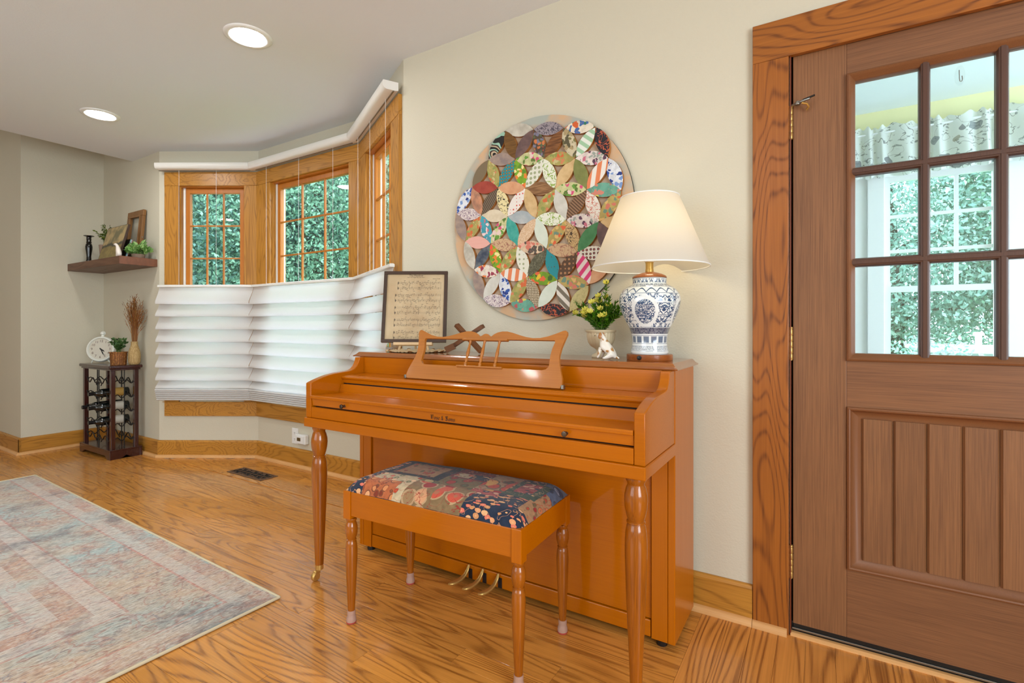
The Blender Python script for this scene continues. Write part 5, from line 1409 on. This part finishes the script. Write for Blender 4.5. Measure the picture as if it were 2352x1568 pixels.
fp_ = thing('fern_pot', 'olive sprig plant in a taupe tapered pot behind the leaning painting', 'potted plant', (-5.25, -.115, ST))
M_TAUPE = plain('taupe_pot', lin(146, 122, 104), .7, vary=.05)
build('pot', MB().lathe([(.040, 0), (.043, .003), (.054, .140), (.055, .150), (.050, .150), (.047, .140), (.0, .138)], 32, (-5.25, -.115, ST)), M_TAUPE, fp_, smooth=40)
bush(fp_, Vector((-5.25, -.115, ST + .14)), 15, .20, .10, 14, .024, M_LEAF4, 11, .6)
# painting leaning back, parallel to the wall
def lean_pt(x0, y0, lean): return lambda s, t_, d: Vector((x0 + s, y0 + t_ * math.sin(lean) + d * math.cos(lean), ST + .0055 + t_ * math.cos(lean) - d * math.sin(lean)))
def lbox(name, P_, s0, s1, t0, t1, d0, d1, mat, parent, bevel=.001):
    c = [P_(s, t_, d) for t_ in (t0, t1) for d in (d0, d1) for s in (s0, s1)]
    return build(name, MB().add(c, [(0, 1, 3, 2), (4, 6, 7, 5), (0, 4, 5, 1), (2, 3, 7, 6), (0, 2, 6, 4), (1, 5, 7, 3)]), mat, parent, bevel=bevel)
pt = thing('landscape_painting', 'small hazy landscape painting leaning on the shelf', 'painting', (-4.97, -.215, ST))
LP = lean_pt(-5.150, -.212, R(14.5))
t = NT('hazy_landscape_paint')
v = t.obj(); sx_ = t.n('ShaderNodeSeparateXYZ'); t.l(v, sx_.inputs[0])
n = t.noise(v, 14, 4); n2 = t.noise(v, 34, 4)
hz_ = t.math('ADD', t.math('SUBTRACT', sx_.outputs[2], ST), t.math('MULTIPLY_ADD', n, .05, -.025))
sky_ = t.mix(t.step(n, .40, .60), lin(112, 106, 74), lin(176, 152, 104))
ground = t.mix(t.step(n2, .35, .7), lin(120, 104, 58), lin(150, 130, 72))
c = t.mix(t.step(hz_, .105, .115), ground, lin(70, 66, 50)); c = t.mix(t.step(hz_, .130, .142), c, sky_)
t.bsdf(c, .55); M_LAND = t.m
lbox('canvas', LP, 0, .375, .006, .283, .0005, .016, M_LAND, pt)
lbox('stretcher_edge', LP, -.002, .377, .0, .006, 0.0, .017, plain('pale_canvas_edge', lin(206, 178, 140), .6), pt)
lbox('dark_border', LP, -.002, 0, .006, .285, 0, .017, M_FRAME, pt); lbox('dark_border', LP, .375, .377, .006, .285, 0, .017, M_FRAME, pt); lbox('dark_border', LP, -.002, .377, .283, .285, 0, .017, M_FRAME, pt)
bk2 = thing('propped_book', 'small book with a teal and pink edge propped behind the painting', 'book', (-4.85, -.15, ST))
BP = lean_pt(-4.90, -.158, R(14))
lbox('cover', BP, .0, .105, 0, .165, 0, .003, plain('black_cover', lin(22, 20, 20), .5), bk2); lbox('pages', BP, .003, .102, .002, .163, .003, .014, plain('teal_page_edge', lin(150, 190, 196), .7), bk2); lbox('cover', BP, 0, .105, 0, .165, .014, .017, plain('pink_cover', lin(206, 150, 140), .5), bk2)
fr_ = thing('empty_wood_frame', 'empty brown wooden picture frame leaning on the wall behind the painting', 'picture frame', (-4.93, -.06, ST))
FP = lean_pt(-5.066, -.068, R(5))
M_FRW = wood('brown_frame_wood', lin(140, 98, 54), lin(98, 64, 30), 'Z', ring=2, across=10, strength=.4, fiber=.35, rough=.45, tone=.03)
fw, fh, fb_ = .285, .420, .050
lbox('frame_rail', FP, 0, fw, 0, fb_, 0, .024, M_FRW, fr_, .004); lbox('frame_rail', FP, 0, fw, fh - fb_, fh, 0, .024, M_FRW, fr_, .004)
lbox('frame_stile', FP, 0, fb_, fb_, fh - fb_, 0, .024, M_FRW, fr_, .004); lbox('frame_stile', FP, fw - fb_, fw, fb_, fh - fb_, 0, .024, M_FRW, fr_, .004)
for s0, s1, t0, t1 in ((.046, .056, .046, fh - .046), (fw - .056, fw - .046, .046, fh - .046), (.056, fw - .056, .046, .056), (.056, fw - .056, fh - .056, fh - .046)):
    lbox('inner_bead', FP, s0, s1, t0, t1, -.004, .010, M_FRW, fr_, .002)
lbox('frame_clip', FP, fw, fw + .006, .18, .192, .008, .014, M_NICKEL, fr_)
# white bird-like figurine
wf = thing('white_figurine', 'small white ceramic animal figurine at the front edge of the shelf', 'figurine', (-4.762, -.215, ST))
def wp(x, y, z): return (-4.762 + x, -.215 + y, ST + z)
skin('body', [wp(.012, 0, .022), wp(.010, 0, .045), wp(.000, 0, .072), wp(-.010, -.002, .095), wp(-.022, -.006, .107), wp(-.044, -.012, .104), wp(.034, .004, .014), wp(-.010, -.010, .010), wp(-.012, .012, .010)],
     [(0, 1), (1, 2), (2, 3), (3, 4), (4, 5), (0, 6), (0, 7), (0, 8)], [.022, .021, .016, .010, .012, .005, .014, .010, .010], plain('white_ceramic', lin(232, 222, 212), .3), wf)
lp_ = thing('leafy_plant', 'low bushy variegated plant at the right end of the shelf', 'potted plant', (-4.690, -.105, ST))
build('pot', MB().lathe([(.034, 0), (.042, .003), (.046, .030), (.043, .034), (.0, .032)], 24, (-4.690, -.105, ST)), M_TAUPE, lp_, smooth=40)
bush(lp_, Vector((-4.690, -.105, ST + .03)), 30, .125, .105, 10, .044, M_LEAF3, 17, .8, .055)

# ------------------------------------------------------------------ rug
def rug_mat():
    t = NT('faded_persian_rug'); v = t.obj()
    sx = t.n('ShaderNodeSeparateXYZ'); t.l(v, sx.inputs[0]); x, y = sx.outputs[0], sx.outputs[1]
    # distance in from the right and the near-window edges
    dx = t.math('MULTIPLY', x, -1.0); dy = t.math('MULTIPLY', y, -1.0)
    ed = t.math('MINIMUM', dx, dy)
    st_ = t.noise(t.obj(scale=(16, 1.5, 1)), 6, 5, .7)
    st2 = t.noise(t.obj(scale=(50, 7, 1)), 6, 3, .65)
    bl = t.noise(v, 2.2, 4, .6); bl2 = t.noise(v, 5.0, 4, .6); fi = t.noise(v, 55, 3, .6)
    c = t.mix(t.step(bl, .40, .58), lin(190, 166, 138), lin(158, 176, 170))
    c = t.mix(t.math('MULTIPLY', t.step(bl2, .50, .62), .5), c, lin(180, 120, 86))
    c = t.mix(t.math('MULTIPLY', t.step(bl, .56, .68), .75), c, lin(134, 176, 176))
    # curling motifs
    sc = t.noise(v, 7, 2, .5, 1.2); ln_ = t.step(t.math('ABSOLUTE', t.math('SUBTRACT', sc, .5)), .03, .012)
    c = t.mix(t.math('MULTIPLY', ln_, .55), c, lin(160, 88, 68))
    sc2 = t.noise(v, 12, 2, .5, 1.6); l2 = t.step(t.math('ABSOLUTE', t.math('SUBTRACT', sc2, .52)), .028, .010)
    c = t.mix(t.math('MULTIPLY', t.math('MULTIPLY', l2, .7), t.step(bl2, .45, .6)), c, lin(96, 100, 116))
    # border bands
    def band(a, b): return t.math('MULTIPLY', t.math('GREATER_THAN', ed, a), t.math('LESS_THAN', ed, b))
    for a, b, col, k in ((.015, .075, lin(190, 132, 104), .45), (.075, .13, lin(206, 190, 178), .55), (.13, .14, lin(196, 110, 90), .7), (.36, .37, lin(190, 106, 88), .7), (.37, .44, lin(208, 190, 178), .6), (.44, .45, lin(176, 110, 90), .5), (.45, .52, lin(186, 136, 108), .35), (.52, .59, lin(206, 192, 180), .5), (.59, .6, lin(180, 110, 96), .6)):
        c = t.mix(t.math('MULTIPLY', band(a, b), t.math('MULTIPLY_ADD', bl2, 1.3, k * .8 - .62), clamp=True), c, col)
    c = t.mix(t.math('MULTIPLY', t.step(st_, .52, .64), .7), c, lin(80, 76, 82))
    c = t.mix(t.math('MULTIPLY', t.step(st_, .46, .30), .55), c, lin(196, 168, 130))
    c = t.mix(t.math('MULTIPLY', t.step(st2, .50, .62), .6), c, lin(136, 102, 86))
    c = t.mix(t.math('MULTIPLY', t.step(st2, .48, .36), .6), c, lin(212, 204, 190))
    dk = t.noise(v, 1.6, 5, .65)
    c = t.mix(t.math('MULTIPLY', t.step(dk, .53, .62), .65), c, lin(66, 66, 74))
    c = t.mix(t.math('MULTIPLY', t.step(fi, .5, .7), .25), c, lin(226, 222, 214))
    t.bsdf(c, .95, normal=t.bump(fi, .6, .003), spec=.1, sheen=.3)
    return t.m
rug = thing('area_rug', 'faded grey, rust and teal patterned area rug on the oak floor', 'rug', (-1.795, -.790, 0))
rug_me = mesh_of('pile', MB().box(-2.94, 0, -2.15, 0, .0008, .0078), rug_mat())
RR = R(-1.45)
ro = bpy.data.objects.new('pile', rug_me); COL.objects.link(ro); ro.parent = rug; ro.rotation_euler.z = RR
M_BIND = plain('pale_rug_binding', lin(206, 192, 160), .9, bump=.6, bscale=500)
Mr = Matrix.Translation((-1.795, -.790, 0)) @ rotz(RR)
for a, b in (((0, 0), (-2.94, 0)), ((-2.94, 0), (-2.94, -2.15)), ((-2.94, -2.15), (0, -2.15)), ((0, -2.15), (0, 0))):
    build('binding', MB().tube([Mr @ Vector((*a, .0062)), Mr @ Vector((*b, .0062))], .0055, 8), M_BIND, rug, smooth=60)

# ------------------------------------------------------------------ floor register
VX0, VX1, VY0, VY1 = -3.690, -3.270, .050, .182
vent = thing('floor_vent', 'bronze scroll-pattern floor vent cover near the bay', 'floor vent', ((VX0 + VX1) / 2, (VY0 + VY1) / 2, 0))
M_VENT = plain('bronze_vent', lin(120, 92, 70), .45, .6)
build('dark_well', MB().box(VX0 + .012, VX1 - .012, VY0 + .012, VY1 - .012, .0006, .0012), plain('vent_darkness', lin(8, 6, 5), .9), vent)
mb = MB(); q = .017
for (sx, sy) in ((0, 0), (1, 0), (1, 1), (0, 1)):
    for i, z in ((0, .0006), (.002, .0045), (q, .0050), (q, .0008)):
        mb.v.append((VX0 + i if sx == 0 else VX1 - i, VY0 + i if sy == 0 else VY1 - i, z))
for c in range(4):
    d = (c + 1) % 4
    for k in range(4):
        r = (k + 1) % 4; mb.face((c * 4 + k, d * 4 + k, d * 4 + r, c * 4 + r))
build('rim', mb, M_VENT, vent)
for i in range(6):
    cx = VX0 + .045 + i * .066
    for sy in (-1, 1):
        cy = (VY0 + VY1) / 2 + sy * .026
        pts = [(cx + (.026 - .0022 * k) * math.cos(k * .42 + (0 if i % 2 else math.pi)), cy + sy * (.024 - .002 * k) * math.sin(k * .42), .0034) for k in range(11)]
        build('scroll', MB().tube(pts, .0030, 5), M_VENT, vent)
build('center_bar', MB().tube([(VX0 + q, (VY0 + VY1) / 2, .0032), (VX1 - q, (VY0 + VY1) / 2, .0032)], .0028, 5), M_VENT, vent)

# ------------------------------------------------------------------ outlet and plugged-in gadget under the bay
YB = .416
outl = thing('wall_outlet', 'white duplex wall outlet under the middle bay window', 'outlet', (-3.408, YB, .168))
build('cover_plate', MB().box(-3.445, -3.371, YB - .006, YB, .168, .286), M_WHITEPAINT, outl, bevel=.003)
for z in (.203, .251):
    rc = build('receptacle', MB().prism([(.0165 * math.cos(2 * math.pi * i / 20), max(-.0125, min(.0125, .0165 * math.sin(2 * math.pi * i / 20)))) for i in range(20)], lambda a, b, c: (-3.408 + a, c, z + b), YB - .0085, YB - .006), M_WHITEPAINT, outl)
    for dx_ in (-.006, .006): box('slot', -3.408 + dx_ - .001, -3.408 + dx_ + .001, YB - .0089, YB - .0084, z - .002, z + .006, M_IRON, rc, 0)
    box('ground_hole', -3.410, -3.406, YB - .0089, YB - .0084, z - .009, z - .005, M_IRON, rc, 0)
plug = thing('plug_in_gadget', 'white plug-in gadget with a small dark display right of the outlet', 'plug-in device', (-3.305, YB, .186))
build('housing', MB().box(-3.366, -3.248, YB - .034, YB - .0015, .182, .252), M_WHITEPAINT, plug, bevel=.006, seg=3)
build('front_face', MB().box(-3.360, -3.268, YB - .038, YB - .034, .186, .242), M_WHITEPAINT, plug, bevel=.003)
build('display', MB().box(-3.338, -3.298, YB - .0388, YB - .0378, .205, .230), plain('lcd_display', lin(88, 74, 44), .3), plug)

# ------------------------------------------------------------------ recessed ceiling lights
t = NT('light_lens_glow'); e = t.n('ShaderNodeEmission'); e.inputs[0].default_value = (1, .985, .96, 1); e.inputs[1].default_value = 118; t.l(e.outputs[0], t.out.inputs[0]); M_LENS = t.m
def downlight(x, y, label, z=ZC):
    d = thing('ceiling_light', label, 'ceiling light', (x, y, z), 'recessed ceiling lights')
    build('trim_ring', MB().lathe([(.108, 0), (.107, -.004), (.098, -.007), (.084, -.0085), (.080, -.006), (.078, -.001)], 48, (x, y, z), cap=False), M_WHITEPAINT, d, smooth=60)
    build('lens', MB().lathe([(.0785, -.0035), (.0, -.0045)], 40, (x, y, z)), M_LENS, d, smooth=60)
downlight(-2.395, -.558, 'recessed ceiling light nearest the viewer')
downlight(-4.120, -.553, 'recessed ceiling light far back on the left')
downlight(-2.395, -2.6, 'added recessed ceiling light behind the viewer, middle')  # this and the next three are unseen lights added to brighten the room
downlight(-4.120, -2.6, 'added recessed ceiling light behind the viewer, left')
downlight(-.30, -2.9, 'added recessed ceiling light behind the viewer, right')
downlight(-6.6, -1.9, 'added recessed ceiling light over the hall, out of view', ZU)

# ------------------------------------------------------------------ suction hook on the door glass
hk = thing('suction_hook', 'small clear suction hook near the top of the door glass', 'hook', (.352, .0205, 1.78))
build('backing', MB().prism([(.012 * math.cos(a), .030 * math.sin(a) * (1 if math.sin(a) > 0 else 1) + .03) for a in [2 * math.pi * i / 24 for i in range(24)]], lambda a, b, c: (.352 + a, c, 1.782 + b), .0200, .0215), M_CLEAR, hk)
build('wire_hook', MB().tube([(.350, .018, 1.828), (.350, .014, 1.800), (.351, .013, 1.792), (.355, .013, 1.791), (.357, .014, 1.797), (.356, .015, 1.808)], .0011, 6), M_NICKEL, hk)
# ------------------------------------------------------------------ sun porch beyond the front door
PY = 1.96; PZC = 2.42
M_PW = plain('pale_porch_wall', lin(240, 242, 240), .7)
M_PY = plain('yellow_porch_wall', lin(240, 234, 176), .7)
M_PC = plain('aqua_porch_ceiling', lin(232, 242, 240), .7)
wx0, wx1, wz0, wz1 = .318, .892, .70, 2.12
wall_panel('wall_porch', (-1.3, PY), (3.4, PY), -.3, 2.02, [(wx0 + 1.3, wx1 + 1.3, wz0, 2.019)], .10, M_PW, 'white porch wall with a window seen through the front door')
wall_panel('wall_porch_upper', (-1.3, PY), (3.4, PY), 2.02, PZC, (), .10, M_PY, 'yellow band of porch wall above the curtain valance')
wall_panel('wall_porch_left', (-1.3, .13), (-1.3, PY), -.3, PZC, (), .10, M_PW, 'white left wall of the porch')
build('ceiling_porch', MB().box(-1.4, 3.4, .125, PY + .1, PZC, PZC + .08), M_PC, kind='structure', label='pale aqua porch ceiling seen through the front door', cat='ceiling')
build('floor_porch', MB().box(-1.4, 3.4, .125, PY + .1, -.35, -.05), plain('grey_porch_floor', lin(150, 150, 146), .6), kind='structure', label='grey porch floor beyond the front door', cat='floor')
pw = bpy.data.objects.new('window_4', None); pw.location = (.6, PY, wz0); COL.objects.link(pw); MW[pw.name] = Matrix.Translation(pw.location)
tag(pw, 'white porch window with a gridded upper sash seen through the front door', 'window', None, 'structure')
for a, b in ((wx0 - .075, wx0 + .012), (wx1 - .012, wx1 + .075)): box('side_casing', a, b, PY - .02, PY, wz0 - .05, 2.05, M_WHITEPAINT, pw, .003)
box('frame_head', wx0, wx1, PY, PY + .08, 2.005, 2.019, M_WHITEPAINT, pw, 0)
def psash(z0, z1, y, nc, nr):
    ps = ring('sash', wx0 + .012, wx1 - .012, z0, z1, [(0, y), (.034, y), (.034, y + .03), (0, y + .03)], M_WHITEPAINT, pw)
    a0, a1, b0, b1 = wx0 + .046, wx1 - .046, z0 + .034, z1 - .034
    for i in range(1, nc):
        x = a0 + (a1 - a0) * i / nc; box('muntin', x - .010, x + .010, y + .006, y + .022, b0, b1, M_WHITEPAINT, ps, .001)
    for j in range(1, nr):
        z = b0 + (b1 - b0) * j / nr; box('muntin', a0, a1, y + .0055, y + .0225, z - .010, z + .010, M_WHITEPAINT, ps, .001)
    for i in range(nc):
        for j in range(nr): box('pane', a0 + (a1 - a0) * i / nc, a0 + (a1 - a0) * (i + 1) / nc, y + .012, y + .015, b0 + (b1 - b0) * j / nr, b0 + (b1 - b0) * (j + 1) / nr, M_GLASS, ps, 0)
psash(1.275, 2.005, PY + .035, 3, 3); psash(wz0 + .01, 1.305, PY + .002, 1, 1)
build('interior_sill', MB().box(wx0 - .08, wx1 + .08, PY - .05, PY, wz0 - .03, wz0), M_WHITEPAINT, pw, bevel=.003)
# gathered floral valance
def valance_mat():
    t = NT('floral_valance_cotton'); v = t.obj()
    wob = t.vmath('MULTIPLY', t.noise(v, 9, 2, col=True), (.10, .10, .10)); v2 = t.vmath('ADD', v, wob)
    v2 = t.vmath('MULTIPLY', v2, (1, .3, 1))
    d = t.voronoi(v2, 12); cc = t.voronoi(v2, 12, out='Color'); s = t.n('ShaderNodeSeparateColor'); t.l(cc, s.inputs[0])
    n = t.noise(v, 13, 1.5, .5, .5); br = t.step(t.math('ABSOLUTE', t.math('SUBTRACT', n, .5)), .009, .005)
    dl = t.voronoi(t.vmath('MULTIPLY', v2, (1, .3, 1.8)), 32); lf = t.math('LESS_THAN', dl, .30)
    near = t.step(t.math('ABSOLUTE', t.math('SUBTRACT', n, .5)), .10, .05)
    c = t.mix(t.math('MULTIPLY', br, .8), lin(232, 236, 232), lin(104, 108, 104))
    c = t.mix(t.math('MULTIPLY', t.math('MULTIPLY', lf, near), .7), c, lin(120, 130, 128))
    big = t.math('MULTIPLY', t.math('LESS_THAN', d, .34), t.math('GREATER_THAN', s.outputs[0], .55))
    c = t.mix(t.math('MULTIPLY', big, .75), c, t.ramp(s.outputs[1], [(0, lin(110, 124, 132)), (.5, lin(150, 146, 124)), (.75, lin(80, 88, 96))], 'CONSTANT'))
    df = t.n('ShaderNodeBsdfDiffuse'); t.l(c, df.inputs[0]); tr = t.n('ShaderNodeBsdfTranslucent'); t.l(c, tr.inputs[0])
    mx = t.n('ShaderNodeMixShader'); mx.inputs[0].default_value = .35; t.l(df.outputs[0], mx.inputs[1]); t.l(tr.outputs[0], mx.inputs[2]); t.l(mx.outputs[0], t.out.inputs[0])
    return t.m
val = thing('curtain_valance', 'gathered white floral curtain valance over the porch window', 'curtain', (.60, PY - .06, 1.97))
VA0, VA1 = -.15, 1.5
def vfn(u, v):
    x = VA0 + (VA1 - VA0) * u
    ph = 2 * math.pi * (x * 11 + .25 * math.sin(x * 23))
    amp = .012 + .010 * (1 - v)
    z = 1.985 + .315 * v + (.006 * math.sin(ph * .5 + 1) if v > .93 else 0) + (.008 * math.sin(ph + .7) if v < .05 else 0) + (.010 * math.sin(ph * 1.7) if v > .98 else 0)
    if .82 < v < .90: amp *= .4
    return (x, PY - .065 + amp * math.sin(ph + 1.2 * v), z)
build('gathered_cloth', MB().grid(vfn, 260, 14), valance_mat(), val, smooth=80)
build('curtain_rod', MB().tube([(VA0 - .05, PY - .06, 2.262), (VA1 + .05, PY - .06, 2.262)], .006, 8), M_WHITEPAINT, val)
for x in (VA0 - .04, VA1 + .04): build('rod_bracket', MB().tube([(x, PY - .06, 2.262), (x, PY, 2.262)], .004, 6), M_WHITEPAINT, val)

# ------------------------------------------------------------------ garden
gt = NT('lawn_grass'); gn = gt.noise(gt.obj(), 3, 4); gt.bsdf(gt.mix(gt.step(gn, .3, .7), lin(70, 110, 50), lin(120, 150, 80)), .95)
build('lawn', MB().box(-40, 30, .9, 60, -.8, -.7), gt.m, kind='structure', label='green lawn outside the house', cat='ground')
M_TREE1 = leafmat('tree_leaf_blue_green', lin(138, 178, 164), lin(52, 92, 82), .45)
M_TREE2 = leafmat('tree_leaf_green', lin(150, 188, 156), lin(62, 106, 82), .45)
M_TREE3 = leafmat('tree_leaf_light', lin(188, 210, 196), lin(104, 146, 128), .45)
M_BARK = plain('tree_bark', lin(86, 78, 66), .9, bump=1.0, bscale=30)
def tree(name, label, x, y, h, rad, n, lsz, mat, seed, zlow=.2, trunk=.16):
    r = np.random.default_rng(seed)
    t_ = thing(name, label, 'tree', (x, y, -.7), 'trees outside the windows')
    tr = MB(); tr.tube([(x, y, -.72), (x + .05, y, h * .3), (x - .1, y + .1, h * .6), (x, y, h * .9)], [trunk, trunk * .8, trunk * .5, .03], 10)
    pr_ = random.Random(seed)
    build('trunk', tr, M_BARK, t_, smooth=60)
    for i in range(9):
        z = h * pr_.uniform(.15, .75); a = pr_.uniform(0, 6.28); L_ = rad * pr_.uniform(.6, .95)
        build('branch', MB().tube([(x, y, z), (x + math.cos(a) * L_ * .5, y + math.sin(a) * L_ * .5, z + .25), (x + math.cos(a) * L_, y + math.sin(a) * L_, z + .2)], [trunk * .35, trunk * .2, .008], 6), M_BARK, t_, smooth=60)
    # leaf sprays: clusters of pointed leaves over the crown
    nc = n // 24
    u = r.normal(size=(nc, 3)); u /= np.linalg.norm(u, axis=1)[:, None]
    rr_ = r.uniform(.45, 1.0, (nc, 1)) ** .5
    cen = u * rr_ * np.array([rad, rad, (h - zlow) / 2]) + np.array([x, y, (h + zlow) / 2])
    k = 24
    off = r.normal(size=(nc, k, 3)) * np.array([.20, .20, .12]) * (rad / 1.6)
    P_ = (cen[:, None, :] + off).reshape(-1, 3)
    d = r.normal(size=P_.shape); d[:, 2] -= .35; d /= np.linalg.norm(d, axis=1)[:, None]
    nn = r.normal(size=P_.shape); s = np.cross(d, nn); s /= np.linalg.norm(s, axis=1)[:, None]
    ln = (lsz * r.uniform(.6, 1.3, (len(P_), 1)))
    V = np.stack([P_, P_ + d * ln * .45 + s * ln * .26, P_ + d * ln, P_ + d * ln * .45 - s * ln * .26], 1).reshape(-1, 3)
    F = np.arange(len(V)).reshape(-1, 4)
    me = bpy.data.meshes.new('foliage')
    me.vertices.add(len(V)); me.vertices.foreach_set('co', V.astype(np.float32).ravel())
    me.loops.add(len(V)); me.loops.foreach_set('vertex_index', np.arange(len(V), dtype=np.int32))
    me.polygons.add(len(F)); me.polygons.foreach_set('loop_start', (np.arange(len(F)) * 4).astype(np.int32))
    me.materials.append(mat); me.update(calc_edges=True); me.validate()
    put('foliage', me, t_, kind='stuff')
TG = [('maple_tree', 'broad tree with a thick trunk outside the leftmost bay window', -9.2, 2.3, 5.4, 2.2, 84000, .070, M_TREE1, 1, .3, .24),
      ('leafy_tree', 'leafy tree close outside the middle bay window', -7.4, 3.6, 5.2, 2.0, 84000, .064, M_TREE2, 2, .2, .12),
      ('leafy_tree', 'light green tree outside the rightmost bay window', -6.0, 5.6, 6.2, 2.2, 84000, .070, M_TREE3, 3, .2, .14),
      ('leafy_tree', 'tall dark tree far behind the middle bay window', -11.0, 7.5, 8.5, 3.4, 90000, .115, M_TREE1, 4, -.2, .2),
      ('leafy_tree', 'tall dark tree far behind the leftmost bay window', -14.5, 4.2, 9.0, 3.6, 84000, .12, M_TREE2, 5, -.2, .2),
      ('leafy_tree', 'pale tree far behind the rightmost bay window', -8.5, 10.5, 9.0, 3.4, 72000, .115, M_TREE3, 6, -.2, .2),
      ('garden_tree', 'pale hazy tree outside the porch window, left one', 1.3, 11.5, 6.5, 2.6, 72000, .095, M_TREE3, 7, .3, .18),
      ('garden_tree', 'green tree outside the porch window, right one', 4.6, 11.0, 6.5, 2.7, 72000, .095, M_TREE2, 8, .2, .18)]
for a in TG: tree(*a)
r12 = random.Random(12)
for nm, lb, x, y, h, sz in (('garden_bush', 'bright green bush outside the porch window at the left', 1.05, 5.6, 1.25, .75), ('garden_bush', 'dark green hedge bush outside the porch window', 2.2, 8.6, 1.35, 1.1)):
    bt = thing(nm, lb, 'bush', (x, y, -.7)); lv = MB()
    for i in range(3200):
        d = rdir(r12); p = Vector((x, y, -.7 + h * .5)) + Vector((d.x * sz, d.y * sz, d.z * (h + .7) * .55)) * r12.uniform(.6, 1)
        leaf_quad(lv, p, rdir(r12), rdir(r12), .07, .035)
    build('foliage', lv, M_TREE2 if sz > 1 else M_TREE3, bt, kind='stuff')
    build('stem', MB().tube([(x, y, -.72), (x, y, h * .5)], .04, 6), M_BARK, bt)
# low pale roof with a capped vent pipe beyond the porch
rf = thing('outbuilding_roof', 'low white outbuilding roof outside the porch window', 'roof', (2.0, 6.6, -.7))
build('roof_slab', MB().box(1.05, 4.2, 5.9, 7.6, .74, .80), M_WHITEPAINT, rf, bevel=.01)
build('outbuilding_wall', MB().box(1.15, 4.1, 6.0, 7.5, -.7, .74), plain('grey_siding', lin(170, 176, 178), .7), rf)
vp_ = thing('vent_pipe', 'white capped vent pipe standing on the pale roof', 'vent pipe', (1.60, 6.15, .80))
build('pipe', MB().lathe([(.032, 0), (.032, .15), (.0, .151)], 20, (1.60, 6.15, .80)), M_WHITEPAINT, vp_, smooth=40)
build('cap', MB().lathe([(.048, .148), (.050, .152), (.050, .180), (.040, .190), (.0, .192)], 20, (1.60, 6.15, .80)), M_WHITEPAINT, vp_, smooth=40)
bpy.context.view_layer.update()
